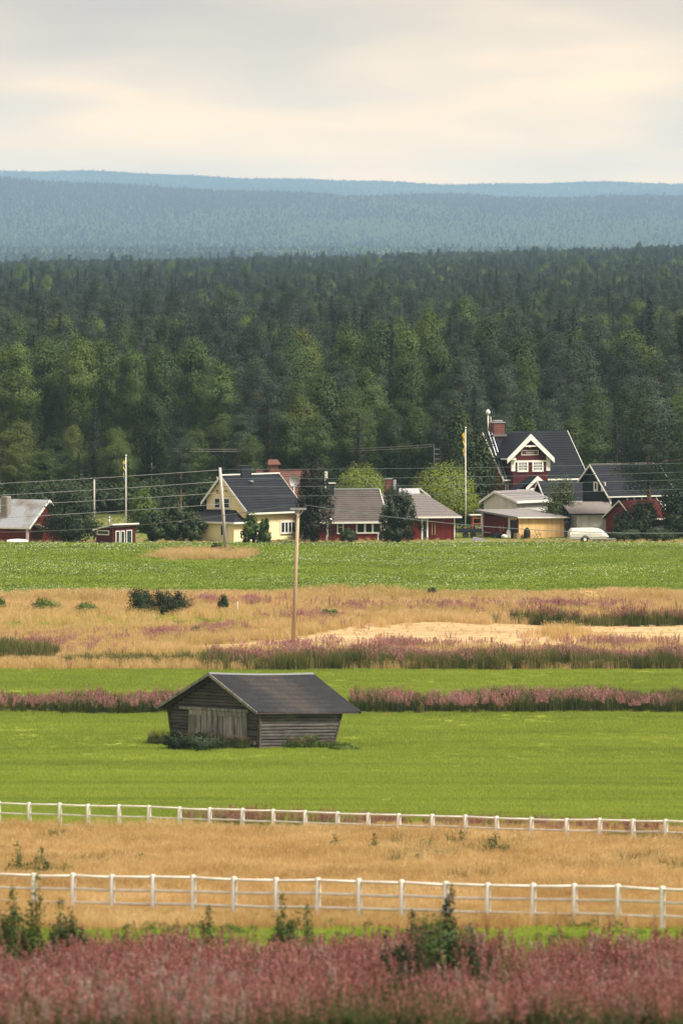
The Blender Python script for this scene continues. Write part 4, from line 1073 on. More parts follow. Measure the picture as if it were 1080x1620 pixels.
# ------------------------------------------------------------------ flagpoles, utility poles, cables
def flagpole(u, vt, d, label, streamer=True):
    x = px(u, d); z = gz(x, d); h = pz(vt, d) - z
    e = empty('flagpole', (x, d, z - .02), 0, label=label, cat='flagpole')
    MB().tube([(0, 0, 0), (0, 0, h * .5), (0, 0, h)], [.085, .065, .04], 10).build('pole', M['white'], e)
    MB().tube([(0, 0, h), (0, 0, h + .06), (0, 0, h + .16), (0, 0, h + .2)], [.03, .09, .09, .02], 8).build('finial', M['white'], e)
    mb = MB(); n = 14; vs = []; fs = []; l = h * .29
    for i in range(n + 1):
        t_ = i / n; w = .20 * (1 - .5 * t_) * (1 + .35 * math.sin(i * 1.9)); xo = -.07 - .06 * math.sin(i * .9)
        zz = h - .35 - l * t_
        vs += [(xo, -.03 + .05 * math.sin(i * 1.3), zz), (xo - w * .5, .06 * math.cos(i * 1.7), zz - .05), (xo - w, -.02 + .04 * math.sin(i), zz - .12)]
    for i in range(n):
        for k in range(2): fs.append((i * 3 + k, i * 3 + k + 1, i * 3 + k + 4, i * 3 + k + 3))
    mb.add(vs, fs, 0); mb.m = [1 if (k % 2 == 0 and 3 < k < 26 and u < 400) or (k % 2 == 1 and k > 20) else 0 for k in range(len(mb.f))]
    s = mb.build('pennant', [M['yellow_cloth'], M['blue_cloth']], e)
    sm = s.modifiers.new('thick', 'SOLIDIFY'); sm.thickness = .012
    return e
flagpole(199.5, 722, 795, 'white flagpole with limp pennant beside the small red shed')
flagpole(736, 678, 803, 'white flagpole with yellow pennant in front of the round willow')

def util_pole(u, vt, d, label, matn, r=.13, arm=None, lean=0.0, name='utility_pole'):
    x = px(u, d); z = gz(x, d); h = pz(vt, d) - z
    e = empty(name, (x, d, z - .05), 0, label=label, cat='utility pole')
    MB().tube([(0, 0, -.3), (lean * .5, 0, h * .5), (lean, 0, h)], [r * 1.15, r, r * .85], 10).build('pole', M[matn], e)
    if arm == 'cross':
        MB().box(-.62 + lean, .62 + lean, -.22, -.12, h - .12, h + .04).build('crossarm', M['metal'], e)
        for xx in (-.55, 0, .55): MB().tube([(xx + lean, -.17, h + .04), (xx + lean, -.17, h + .1), (xx + lean, -.17, h + .26)], [.035, .075, .05], 8).build('insulator', M['dark_metal'], e)
        mb = MB(); mb.beam((-.42 + lean, -.17, h - .1), (lean, -.17, h - .65), .05, .05); mb.beam((.42 + lean, -.17, h - .1), (lean, -.17, h - .65), .05, .05); mb.build('brace', M['metal'], e, kind='stuff')
    if arm == 'brackets':
        for k, (zz, sx) in enumerate([(.35, 1), (1.1, -1), (1.65, -1), (2.3, 1), (2.55, -1)]):
            mb = MB(); mb.beam((lean, 0, h - zz), (lean + sx * .28, -.02, h - zz + .05), .05, .05); mb.tube([(lean + sx * .28, -.02, h - zz), (lean + sx * .28, -.02, h - zz + .18)], .055, 6); mb.build('insulator', M['white'] if k % 2 else M['dark_metal'], e)
    if arm == 'side':
        for k in range(3): MB().beam((0, 0, h - .5 - k * .55), (.75, 0, h - .5 - k * .55), .06, .06).build('crossarm', M['metal'], e)
    return e, Vector((x + lean, d, z + h))
poleB, tB = util_pole(463, 803, gd(1024), 'tall new brown utility pole with crossarm standing in the dry meadow', 'pole_new', .145, 'cross', lean=.42)
poleA, tA = util_pole(358, 739, gd(880), 'pale leaning utility pole in front of the yellow house', 'pole_old', .16, 'brackets', lean=-.62)
util_pole(149.5, 758, 800, 'thin grey pole behind the small red shed', 'pole_old', .10)
util_pole(686, 703, 862, 'far utility pole with three side arms at the forest edge', 'dark_metal', .07, 'side')
util_pole(514.5, 745, 812, 'white mast with a small box behind the red bungalow', 'white', .07)[0]
bx_ = [o for o in C.objects if o.get('label', '').startswith('white mast')][0]
MB().box(.05, .25, -.1, .1, (pz(756, 812)), (pz(745.5, 812))).build('antenna_box', M['white'], bx_)
util_pole(-150, 775, 752, 'utility pole beyond the left edge of the field', 'pole_old', .14, 'brackets')
util_pole(1230, 728, 756, 'utility pole beyond the right edge of the field', 'pole_old', .14, 'brackets')
lp = empty('lamp_post', (px(518, 788), 788, gz(px(518, 788), 788)), 0, label='short white garden lamp at the corner of the red bungalow', cat='lamp')
MB().tube([(0, 0, -.1), (0, 0, 1.9)], .06, 8).build('post', M['white'], lp)
MB().box(-.03, .45, -.03, .03, 1.9, 1.96).build('arm', M['white'], lp)
MB().tube([(.3, 0, 1.96), (.3, 0, 2.05), (.3, 0, 2.3), (.3, 0, 2.42)], [.1, .2, .2, .06], 10).build('lamp_shade', M['white'], lp)

def cable(a, b, sag, label, matn='cable', r=.028, group=None):
    mb = MB(); a, b = Vector(a), Vector(b); n = 24; pts = []
    for i in range(n + 1):
        t_ = i / n; p = a.lerp(b, t_); p.z -= sag * 4 * t_ * (1 - t_); pts.append(p)
    mb.tube(pts, r, 5)
    return mb.build('overhead_cable', M[matn], None, label=label, cat='cable', group=group)
dA = tA.y
lv = [(772, 743.5), (790.5, 762), (806, 780), (826, 798)]
rv = [(742.5, 728), (757.5, 742), (770, 754), (785, 769)]
nm = ['topmost', 'second', 'third', 'lowest']
for k in range(4):
    a = P(-150, lv[k][0], 752); b = P(346.5, lv[k][1], dA - .02)
    cable(a, b, .12, nm[k] + ' of the four wires running from the pale pole to the left edge', r=.025)
    cable(P(347, rv[k][0], dA - .02), P(1230, rv[k][1], 756), .25, nm[k] + ' of the four faint wires running from the pale pole to the right edge', 'cable_dark', r=.022)
cable(P(-150, 838, 660), tB + Vector((-.55, -.17, .2)), .9, 'slack dark wire from the brown pole to the left edge', 'cable_dark', .022)
cable(tB + Vector((.55, -.17, .2)), P(1230, 838, 600), 1.0, 'slack greenish wire from the brown pole to the right edge', 'cable_dark', .026)
for k, (a, b) in enumerate(((P(505, 711, 922), P(686, 703, 862)), (P(500, 715, 924), P(684, 706.5, 862)))):
    cable(a, b, .1, ('upper' if k == 0 else 'lower') + ' pale wire reaching the far pole from the dark trees on the left', r=.022)
for k, (va, vb) in enumerate(((709.5, 710), (713.5, 713))):
    cable(P(272, va, 872), P(412, vb, 872), .08, ('upper' if k == 0 else 'lower') + ' of two wires against the dark forest above the yellow house', r=.020)

# ------------------------------------------------------------------ the old hay barn
f = Frame(411, 458.6, 42)
hbn = f.empty('hay_barn', label='weathered grey log hay barn with dark ribbed roof standing in the green field', cat='barn')
SH = .043
def bz(x, z): return z - SH * x
Wb = f.ly(276); Lb = f.lx(528); WT, LT = Wb + .42, .72   # walls lean out towards the top
ze = 2.28; apy = Wb / 2 + .02
def yb0(z): return -.05 * 0 - .0 * z
nc = 12; lh = ze / nc
def log(mb, a, b, w, h):
    """a hewn log, slightly rounded"""
    a, b = Vector(a), Vector(b); d = (b - a).normalized(); s = d.cross(Vector((0, 0, 1))).normalized()
    pr = [(-.5, -.28), (-.5, .28), (-.30, .5), (.30, .5), (.5, .28), (.5, -.28), (.30, -.5), (-.30, -.5)]
    vs = [p + s * (w * q[0]) + Vector((0, 0, h * q[1])) for p in (a, b) for q in pr]
    mb.add(vs, [(i, (i + 1) % 8, 8 + (i + 1) % 8, 8 + i) for i in range(8)] + [tuple(range(8))[::-1], tuple(range(8, 16))])
rngb = random.Random(5)
for i in range(nc):
    z = lh * (i + .5); q = z / ze
    out = .42 * q                         # the far corner leans out
    xo, yo = .62 * q - .22 * (1 - q), .42 * q
    j = lambda a=.02: rngb.uniform(-a, a)
    # long wall facing right-front
    mb = MB(); log(mb, (-.12 + j(.04), 0 + j(.02), bz(0, z) + j()), (Lb + xo + .05 + j(.08), 0 + j(.02), bz(Lb, z) + j()), .17, lh * .88); mb.build('log', M['log'], hbn)
    # gable wall, left-front
    mb = MB(); z2 = z + lh * .0; log(mb, (j(.02), -.10 + j(.04), z2 + j()), (j(.02), Wb + yo + .1 + j(.06), z2 + j()), .17, lh * .88); mb.build('log', M['log'], hbn)
    # back walls
    mb = MB(); log(mb, (-.1, Wb + yo, bz(0, z)), (Lb + xo, Wb + yo, bz(Lb, z)), .17, lh * .95); mb.build('log', M['logdark'], hbn)
    mb = MB(); log(mb, (Lb + xo, -.05, bz(Lb, z)), (Lb + xo, Wb + yo, bz(Lb, z)), .17, lh * .95); mb.build('log', M['logdark'], hbn)
zr = f.z(1070, -.6, apy); slp = (zr - ze) / (apy + .05)
i = 0; z = ze + .1
while z < zr - .12:
    half = (zr - z) / slp - .08; hh = .20
    if half > .12:
        mb = MB(); log(mb, (.02 + rngb.uniform(-.02, .02), apy - half, z), (.02, apy + half + (.18 if z < ze + 1 else 0), z), .14, hh * .86); mb.build('log', M['log'], hbn)
        mb = MB(); log(mb, (Lb + .62, apy - half, bz(Lb, z)), (Lb + .62, apy + half, bz(Lb, z)), .14, hh * .94); mb.build('log', M['logdark'], hbn)
    z += hh
mb = MB(); mb.box(-.20, -.085, -.16, .04, .02, ze - .05); mb.build('corner_post', M['logdark'], hbn)
mb = MB(); mb.hexa([(Lb - .24, -.13, bz(Lb, 0)), (Lb - .12, -.13, bz(Lb, 0)), (Lb - .12, .1, bz(Lb, 0)), (Lb - .24, .1, bz(Lb, 0)), (Lb + .58, -.13, bz(Lb, ze)), (Lb + .74, -.13, bz(Lb, ze)), (Lb + .74, .1, bz(Lb, ze)), (Lb + .58, .1, bz(Lb, ze))]); mb.build('corner_post', M['logdark'], hbn)
mb = MB(); mb.hexa([(-.14, Wb - .05, 0), (.1, Wb - .05, 0), (.1, Wb + .12, 0), (-.14, Wb + .12, 0), (-.14, Wb + .35, ze), (.1, Wb + .35, ze), (.1, Wb + .52, ze), (-.14, Wb + .52, ze)]); mb.build('corner_post', M['logdark'], hbn)
mb = MB(); mb.box(.5, Lb - .3, .5, Wb - .3, -.1, .02); mb.build('floor', M['logdark'], hbn)
# hatch: planks side by side in the gable wall
ya, yb_ = f.ly(388, -.15), f.ly(301, -.15); zA, zB = f.z(1166, -.1, 3), f.z(1132, -.1, 3); npl = 10
for k in range(npl):
    a0 = ya + (yb_ - ya) * k / npl; a1 = ya + (yb_ - ya) * (k + 1) / npl
    o = rngb.uniform(0, .03)
    MB().box(-.16 - o, -.125 - o, a0 + .012, a1 - rngb.uniform(.012, .05), zA + rngb.uniform(-.06, .02), zB - .02).build('plank', M['plank'], hbn)
k = 0; a0 = ya - .02
while a0 < yb_:
    w_ = rngb.uniform(.28, .5); a1 = min(a0 + w_, yb_ + .02); o = rngb.uniform(0, .015)
    MB().box(-.21 - o, -.17 - o, a0, a1 - .012, zB - .04, zB + .26).build('plank', M['plank'], hbn); a0 = a1
for yy in (ya - .06, yb_ + .06): MB().box(-.2, -.11, yy - .06, yy + .06, zA - .1, zB + .28).build('jamb', M['plank'], hbn)
MB().box(-.27, -.12, f.ly(393, -.2), f.ly(285, -.2), zB + .28, zB + .44).build('lintel', M['plank'], hbn)
MB().box(-.30, -.12, ya - .9, ya + 1.8, zA - .34, zA - .16).build('sill_log', M['plank'], hbn)
MB().box(-.10, -.0, ya, yb_, zA, zB).build('interior_shade_panel', M['rubber'], hbn)  # black slab behind the planks, painting the shade inside the barn
# roof: ribbed sheets on both slopes
x0r, x1r = -.72, f.lx(494, apy); ovh = .38
def slope_sheet(side):
    nx_ = 144; ny_ = 9
    V = []; 
    ys = np.linspace(0, 1, ny_ * 2)
    for jx in range(nx_ + 1):
        x = x0r + (x1r - x0r) * jx / nx_
        rib = .060 * (1 if jx % 3 == 0 else 0)
        for r_ in range(ny_):
            for e_ in (0, 1):
                t_ = (r_ + e_ * .985) / ny_
                lift = .030 * (1 - e_)
                if side < 0: y = -ovh + (apy + ovh) * t_
                else: y = Wb + .42 + ovh - (Wb + .42 + ovh - apy) * t_
                ya0 = -ovh if side < 0 else Wb + .42 + ovh
                zz = (ze + .12 - slp * ovh * .85) + (zr + .12 - (ze + .12 - slp * ovh * .85)) * t_
                zz += rib + lift + .005 * math.sin(x * 2.3 + t_ * 7)
                sag = -.07 * math.sin(math.pi * jx / nx_)
                V.append((x + .02 * math.sin(r_ * 3.1), y, bz(x, zz + sag)))
    m_ = ny_ * 2; Q = []
    for jx in range(nx_):
        for k in range(m_ - 1):
            a = jx * m_ + k; Q.append((a, a + m_, a + m_ + 1, a + 1) if side < 0 else (a, a + 1, a + m_ + 1, a + m_))
    return np_mesh('roof_slope', V, Q, [M['barnroof']])
for s_ in (-1, 1): link('roof_sheet', slope_sheet(s_), hbn)
def slope_pt(x, t_, side, dz=0):
    ye = -ovh if side < 0 else Wb + .42 + ovh
    ze_ = ze + .12 - slp * ovh * .85
    return (x, ye + (apy - ye) * t_, bz(x, ze_ + (zr + .12 - ze_) * t_ + dz - .07 * math.sin(math.pi * (x - x0r) / (x1r - x0r))))
for s_ in (-1, 1):
    mb = MB(); p = [slope_pt(x0r + .03, 0, s_, -.03), slope_pt(x1r - .03, 0, s_, -.03), slope_pt(x1r - .03, 1, s_, -.03), slope_pt(x0r + .03, 1, s_, -.03)]
    if s_ > 0: p = p[::-1]
    mb.slab(p, .05); mb.build('roof_boarding', M['logdark'], hbn)
    for x in (x0r - .02, x1r + .02):
        mb = MB(); mb.beam(slope_pt(x, -.01, s_, -.02), slope_pt(x, 1.0, s_, -.02), .05, .17); mb.build('bargeboard', M['plank'] if x < 0 else M['logdark'], hbn)
    for k in range(6):
        x = x0r + .5 + k * (x1r - x0r - 1) / 5
        MB().beam(slope_pt(x, .05, s_, -.15), slope_pt(x, 1, s_, -.15), .1, .12).build('rafter', M['logdark'], hbn)
mb = MB()
for k in range(8):
    xa, xb = x0r - .02 + (x1r - x0r + .04) * k / 8, x0r - .02 + (x1r - x0r + .04) * (k + 1) / 8 + .03
    for sgn in (-1, 1):
        a, b = slope_pt(xa, 1, -1, .07), slope_pt(xb, 1, -1, .07)
        mb.hexa([(a[0], a[1] + sgn * .16, a[2] - .08), (b[0], b[1] + sgn * .16, b[2] - .08), (b[0], b[1], b[2]), (a[0], a[1], a[2]), (a[0], a[1] + sgn * .16, a[2] - .05), (b[0], b[1] + sgn * .16, b[2] - .05), (b[0], b[1], b[2] + .035), (a[0], a[1], a[2] + .035)])
mb.build('ridge_cap', M['ridge_sheet'], hbn)
barn_f = f

# ------------------------------------------------------------------ the two white fences
def fence(name, us, vbl, vbr, hpost, rails, r, rr, label, ext=6):
    A, B = gp(us[0], np.interp(us[0], [0, 1080], [vbl, vbr])), gp(us[-1], np.interp(us[-1], [0, 1080], [vbl, vbr]))
    root = empty(name, (A.x, A.y, A.z), 0, label=label, cat='fence')
    def on(u):
        # the point of the straight line A-B seen at column u
        k = (u - 540) / F; dx, dy = B.x - A.x, B.y - A.y
        t_ = (k * A.y - A.x) / (dx - k * dy)
        x, y = A.x + dx * t_, A.y + dy * t_
        return Vector((x, y, gz(x, y)))
    sp0, sp1 = us[1] - us[0], us[-1] - us[-2]
    us = [us[0] - sp0 * (i + 1) for i in range(ext)][::-1] + list(us) + [us[-1] + sp1 * (i + 1) for i in range(ext)]
    rg = random.Random(3); pts = [on(u) - A for u in us]
    pm = MB(); pm.tube([(0, 0, -.2), (0, 0, 0), (0, 0, hpost - .05), (0, 0, hpost - .015), (0, 0, hpost)], [r, r, r, r * .8, r * .35], 12)
    pmesh = pm.mesh('fence_post', [M['fence_white']])
    tops = []
    for p in pts:
        o = link('post', pmesh, root); hs = rg.uniform(.975, 1.02); o.location = p
        o.rotation_euler = (rg.uniform(-.012, .012), rg.uniform(-.022, .022), rg.uniform(0, 6)); o.scale = (1, 1, hs); tops.append(hs)
    rm = MB(); rm.tube([(0, 0, 0), (.5, 0, -.004), (1, 0, 0)], rr, 8)
    rmesh = rm.mesh('fence_rail', [M['rail_white']])
    for i in range(len(pts) - 1):
        for z in rails:
            a = pts[i] + Vector((0, -.02, z * tops[i] + rg.uniform(-.02, .02))); b = pts[i + 1] + Vector((0, -.02, z * tops[i + 1] + rg.uniform(-.02, .02)))
            o = link('rail', rmesh, root); d = b - a
            o.location = a; o.rotation_euler = d.to_track_quat('X', 'Z').to_euler(); o.scale = (d.length, 1, 1)
    return pts, A
fence('near_rail_fence', [55, 116, 178, 243, 306, 370, 437, 502, 569, 636, 704, 771, 842, 909, 977, 1047], 1447, 1474, 1.50, (1.39, .95, .49), .098, .052, 'nearer white post and rail fence, between the golden grass and the pink willowherb')
fence('far_rail_fence', [47, 95, 140, 189, 236, 284, 332, 383, 433, 483, 533, 582, 630, 684, 736, 785, 840, 896, 948, 1001, 1052], 1310, 1343, 1.26, (1.17, .70, .24), .098, .046, 'farther white post and rail fence, between the green field and the golden grass')

# ------------------------------------------------------------------ small plants: sources and scattering
def blades(n, R_, h, w, rng, lean=.35, hvar=.35, tip=.15):
    a = rng.uniform(0, 2 * np.pi, n); r = R_ * np.sqrt(rng.uniform(0, 1, n))
    x, y = r * np.cos(a), r * np.sin(a); hh = h * rng.uniform(1 - hvar, 1 + hvar, n)
    la = rng.uniform(0, 2 * np.pi, n); l = hh * lean * rng.uniform(.2, 1, n)
    fa = rng.uniform(0, np.pi, n); fx, fy = np.cos(fa) * w / 2, np.sin(fa) * w / 2
    b = np.stack([x, y, -.04 + 0 * x], 1); m_ = np.stack([x + l * .35 * np.cos(la), y + l * .35 * np.sin(la), hh * .6], 1); tp = np.stack([x + l * np.cos(la), y + l * np.sin(la), hh], 1)
    s = np.stack([fx, fy, 0 * fx], 1)
    V = np.stack([b - s, b + s, m_ + s * .9, m_ - s * .9, tp + s * tip, tp - s * tip], 1).reshape(-1, 3)
    i = np.arange(n)[:, None] * 6
    Q = np.concatenate([i + [0, 1, 2, 3], i + [3, 2, 4, 5]], 0)
    tn = rng.uniform(0, 1, n); return V, Q, np.concatenate([tn, tn])
def merge(parts):
    Vs, Qs, ms, ts = [], [], [], []; b = 0
    for V, Q, mi, t_ in parts:
        Vs.append(V); Qs.append(Q + b); ms.append(np.full(len(Q), mi)); ts.append(t_); b += len(V)
    return np.concatenate(Vs), np.concatenate(Qs), np.concatenate(ms), np.concatenate(ts)

M['grass'] = leafm('fresh_grass', [(.1, (.175, .235, .034)), (.5, (.255, .335, .045)), (.85, (.315, .380, .056)), (1, (.34, .385, .062))], .35, posscale=.11, wpos=.6, wrand=.25, wtint=.3)
M['weed'] = leafm('weed_green', [(.1, (.04, .07, .012)), (.6, (.09, .135, .022)), (1, (.19, .21, .05))], .3, posscale=.4)
M['dry'] = leafm('dry_grass', [(.1, (.34, .20, .07)), (.4, (.52, .36, .145)), (.75, (.68, .51, .25)), (1, (.80, .66, .40))], .35, posscale=.22, wpos=.75, wrand=.35, wtint=.35)
M['meadow'] = leafm('meadow_grass', [(.1, (.34, .30, .07)), (.4, (.56, .41, .17)), (.8, (.70, .51, .27)), (1, (.78, .62, .38))], .35, posscale=.12, wpos=.6)
M['fw_leaf'] = leafm('willowherb_leaf', [(.1, (.030, .048, .012)), (.6, (.062, .085, .020)), (1, (.15, .14, .035))], .25, posscale=.3)
M['fw_pink'] = leafm('willowherb_pink', [(.05, (.20, .060, .055)), (.45, (.34, .125, .115)), (.8, (.42, .20, .175)), (1, (.50, .32, .26))], .3, posscale=.35, wpos=.6, wrand=.35, wtint=.5)
M['fw_mag'] = leafm('willowherb_magenta', [(.1, (.40, .16, .17)), (.6, (.52, .27, .25)), (1, (.60, .40, .34))], .35, posscale=.35)
M['fw_fluff'] = leafm('willowherb_fluff', [(.1, (.32, .20, .165)), (1, (.55, .43, .37))], .4, posscale=.5)
M['reed'] = leafm('reed_head', [(.1, (.22, .105, .08)), (.5, (.34, .20, .145)), (1, (.50, .36, .26))], .35, posscale=.3)
M['potato'] = leafm('potato_leaf', [(.1, (.11, .17, .018)), (.55, (.20, .28, .030)), (1, (.30, .37, .06))], .3, posscale=.10, wpos=.6)
M['petal'] = surf('petal', (.80, .80, .74), .7, .04, 2)

def fireweed(seed, stems, Rr, h, pinkm, fluff=.0, leafn=26, pk=60, ps=.055):
    rng = np.random.default_rng(seed); parts = []
    for s in range(stems):
        a = rng.uniform(0, 6.28); r = Rr * math.sqrt(rng.uniform(0, 1)); hh = h * rng.uniform(.78, 1.12)
        bx, by = r * math.cos(a), r * math.sin(a); lx_, ly_ = rng.normal(size=2) * .17 * hh
        ax = lambda t_: np.stack([bx + lx_ * t_ ** 1.5, by + ly_ * t_ ** 1.5, hh * t_], 1)
        w = .007; ts_ = np.array([0, .5, 1.0])
        c = ax(ts_); c[0, 2] = -.05
        V = np.concatenate([c - [w, 0, 0], c + [w, 0, 0]]); Q = np.array([[0, 3, 4, 1], [1, 4, 5, 2]])
        parts.append((V, Q, 0, np.full(2, rng.uniform())))
        tl = rng.uniform(.05, .66, leafn); c = ax(tl); an = rng.uniform(0, 6.28, leafn); L = .13 * (1.1 - tl * .5)
        d = np.stack([np.cos(an), np.sin(an), .35 + 0 * an], 1) * L[:, None]; sd_ = np.stack([-np.sin(an), np.cos(an), 0 * an], 1) * .014
        V = np.stack([c, c + d * .5 + sd_, c + d - [0, 0, .02], c + d * .5 - sd_], 1).reshape(-1, 3)
        parts.append((V, np.arange(len(V)).reshape(-1, 4), 0, np.full(leafn, rng.uniform())))
        tp = rng.uniform(.60, 1.02, pk); c = ax(tp); rr = .085 * np.clip(1.05 - tp, .12, .5) * 3.6
        an = rng.uniform(0, 6.28, pk); c = c + np.stack([np.cos(an) * rr, np.sin(an) * rr, 0 * an], 1) * rng.uniform(.3, 1, pk)[:, None]
        V, Q = cards(c, ps, rng, .5, upright=.15)
        isf = rng.uniform() < fluff
        parts.append((V, Q, 2 if isf else 1, np.full(len(Q), rng.uniform())))
    V, Q, mi, t_ = merge(parts)
    return np_mesh('willowherb_clump', V, Q, [M['fw_leaf'], M[pinkm], M['fw_fluff']], mi, t_)
def tuft(seed, matn, n, R_, h, w, lean=.35, heads=0, headm=None):
    rng = np.random.default_rng(seed); V, Q, t_ = blades(n, R_, h, w, rng, lean)
    parts = [(V, Q, 0, t_)]
    if heads:
        a = rng.uniform(0, 6.28, heads); r = R_ * np.sqrt(rng.uniform(0, 1, heads)); c = np.stack([r * np.cos(a), r * np.sin(a), h * rng.uniform(.85, 1.25, heads)], 1)
        V, Q = cards(c, .10, rng, .22, upright=.8); parts.append((V, Q, 1, rng.uniform(0, 1, len(Q))))
    V, Q, mi, t_ = merge(parts)
    return np_mesh('tuft', V, Q, [M[matn], M[headm or matn]], mi, t_)
def leafy(seed, matn, n, Rx, h, size, flowers=0, dome=True):
    rng = np.random.default_rng(seed)
    a = rng.uniform(0, 6.28, n); r = np.sqrt(rng.uniform(0, 1, n)); z = h * (.15 + .85 * np.sqrt(np.clip(1 - r ** 2 * .8, 0, 1)) * rng.uniform(.55, 1, n))
    V, Q = cards(np.stack([Rx * r * np.cos(a), Rx * r * np.sin(a), z], 1), size, rng, .7, .7)
    parts = [(V, Q, 0, np.repeat(rng.uniform(0, 1, n // 6 + 1), 6)[:n])]
    if flowers:
        a = rng.uniform(0, 6.28, flowers); r = Rx * np.sqrt(rng.uniform(0, 1, flowers)); c = np.stack([r * np.cos(a), r * np.sin(a), np.full(flowers, h * 1.08)], 1)
        V, Q = cards(c, .075, rng, .9, .6); parts.append((V, Q, 1, np.zeros(len(Q))))
    V, Q, mi, t_ = merge(parts)
    return np_mesh('leafy', V, Q, [M[matn], M['petal']], mi, t_)

def source(name, mesh, x, y, label=None):
    return link(name, mesh, None, (x, y, gz(x, y)), random.uniform(0, 6), kind='stuff')
def scatter(name, x, y, sources, scale, idx=None, zoff=0.0, xy=None, label=None, tilt=0.0):
    """one object: points on the ground, each carrying one of the source plants (geometry nodes)"""
    n = len(x); z = zt(x, y) + zoff
    me = bpy.data.meshes.new(name); me.vertices.add(n); me.vertices.foreach_set('co', np.stack([x, y, z], 1).astype(np.float32).ravel())
    def attr(nm, typ, arr, key='value'):
        a = me.attributes.new(nm, typ, 'POINT'); a.data.foreach_set(key, np.ascontiguousarray(arr).ravel())
    scale = np.zeros(n) + scale
    xy = scale if xy is None else xy
    attr('scl', 'FLOAT_VECTOR', np.stack([xy, xy, scale], 1).astype(np.float32), 'vector')
    attr('rot', 'FLOAT_VECTOR', np.stack([R.normal(size=n) * tilt, R.normal(size=n) * tilt, R.uniform(0, 6.283, n)], 1).astype(np.float32), 'vector')
    attr('idx', 'INT', (R.integers(0, len(sources), n) if idx is None else idx).astype(np.int32))
    o = link(name, me, kind='stuff')
    if label: o['label'] = label
    ng = bpy.data.node_groups.new(name, 'GeometryNodeTree')
    ng.interface.new_socket('Geometry', in_out='INPUT', socket_type='NodeSocketGeometry'); ng.interface.new_socket('Geometry', in_out='OUTPUT', socket_type='NodeSocketGeometry')
    gi = ng.nodes.new('NodeGroupInput'); go = ng.nodes.new('NodeGroupOutput'); jn = ng.nodes.new('GeometryNodeJoinGeometry')
    def na(nm, typ):
        q = ng.nodes.new('GeometryNodeInputNamedAttribute'); q.data_type = typ; q.inputs[0].default_value = nm; return q.outputs[0]
    rot = ng.nodes.new('FunctionNodeEulerToRotation'); ng.links.new(na('rot', 'FLOAT_VECTOR'), rot.inputs[0])
    scl = na('scl', 'FLOAT_VECTOR'); ix = na('idx', 'INT')
    for k, src in enumerate(sources):
        cmp_ = ng.nodes.new('FunctionNodeCompare'); cmp_.data_type = 'INT'; cmp_.operation = 'EQUAL'
        ng.links.new(ix, cmp_.inputs[2]); cmp_.inputs[3].default_value = k
        iop = ng.nodes.new('GeometryNodeInstanceOnPoints'); ng.links.new(gi.outputs[0], iop.inputs['Points']); ng.links.new(cmp_.outputs[0], iop.inputs['Selection'])
        src = src if isinstance(src, (list, tuple)) else [src]
        j2 = ng.nodes.new('GeometryNodeJoinGeometry') if len(src) > 1 else None
        for s_ in src:
            oi = ng.nodes.new('GeometryNodeObjectInfo'); oi.transform_space = 'ORIGINAL'; oi.inputs['Object'].default_value = s_; oi.inputs['As Instance'].default_value = False
            ng.links.new(oi.outputs['Geometry'], j2.inputs[0] if j2 else iop.inputs['Instance'])
        if j2: ng.links.new(j2.outputs[0], iop.inputs['Instance'])
        ng.links.new(rot.outputs[0], iop.inputs['Rotation']); ng.links.new(scl, iop.inputs['Scale'])
        ng.links.new(iop.outputs[0], jn.inputs[0])
    ng.links.new(jn.outputs[0], go.inputs[0])
    md = o.modifiers.new('scatter', 'NODES'); md.node_group = ng
    return o
def region(y0, y1, dens, margin=4.0, x0=None, x1=None):
    xm = .045 * y1 + margin * 2; a, b = (-xm if x0 is None else x0), (xm if x1 is None else x1)
    n = int((b - a) * (y1 - y0) * dens)
    return R.uniform(a, b, n), R.uniform(y0, y1, n)
def fnoise(x, y, s, sd_=0.0):
    return np.sin(x * s + 1.7 * np.sin(y * s * .7 + sd_)) * .5 + np.sin(y * s * .8 + 2.1 * np.sin(x * s * .6 + 1.3 + sd_)) * .5

src_grass = [source('grass_tuft', tuft(i, 'grass', 90, .42, .10, .012, .6), [-3, 4][i], 420 + i) for i in range(2)]
src_dry = [source('dry_grass_tuft', tuft(10 + i, 'dry', 80, .30, .62, .010, .35, 26, 'dry'), [1.5, -2.5, 3.4][i], 300 + i) for i in range(3)]
src_mead = [source('meadow_tuft', tuft(20 + i, 'meadow', 60, .40, .55, .016, .4, 26, 'meadow'), [3, -6][i], 590 + i) for i in range(2)]
src_weed = [source('weed_tuft', leafy(30 + i, 'weed', 150, .32, .62, .07), [2, -4][i], 235 + i) for i in range(2)]
src_fw = [source('willowherb', fireweed(40 + i, 6, .38, 1.25, 'fw_pink', [.03, .06, .45, .04][i]), [0, 2, -3, 5][i], 212 + i) for i in range(4)]
src_fwm = [source('willowherb_in_flower', fireweed(50 + i, 6, .45, 1.1, 'fw_mag', .05, 16, 60, .07), [-14, -12][i], 588 + i) for i in range(2)]
src_fwg = [source('willowherb_leafy', fireweed(90 + i, 8, .42, .95, 'fw_pink', 0, 60, 4), [6, -7][i], 206 + i) for i in range(2)]
src_reed = [source('ditch_reed', tuft(60 + i, 'fw_leaf', 46, .35, .85, .03, .3, 46, 'reed'), [12, 15][i], 550 + i) for i in range(2)]
M['sedge'] = leafm('sedge', [(.1, (.05, .065, .014)), (.5, (.11, .13, .03)), (.85, (.26, .21, .08)), (1, (.40, .30, .14))], .3, posscale=.3, wpos=.5)
src_sedge = [source('sedge_tuft', tuft(95 + i, 'sedge', 60, .38, .70, .02, .4), [10, -12][i], 548 + i) for i in range(2)]
src_pot = [source('potato_plant', leafy(70 + i, 'potato', 80, .44, .34, .15, [0, 0, 5][i]), [1, 3, 5][i], 700 + i) for i in range(3)]

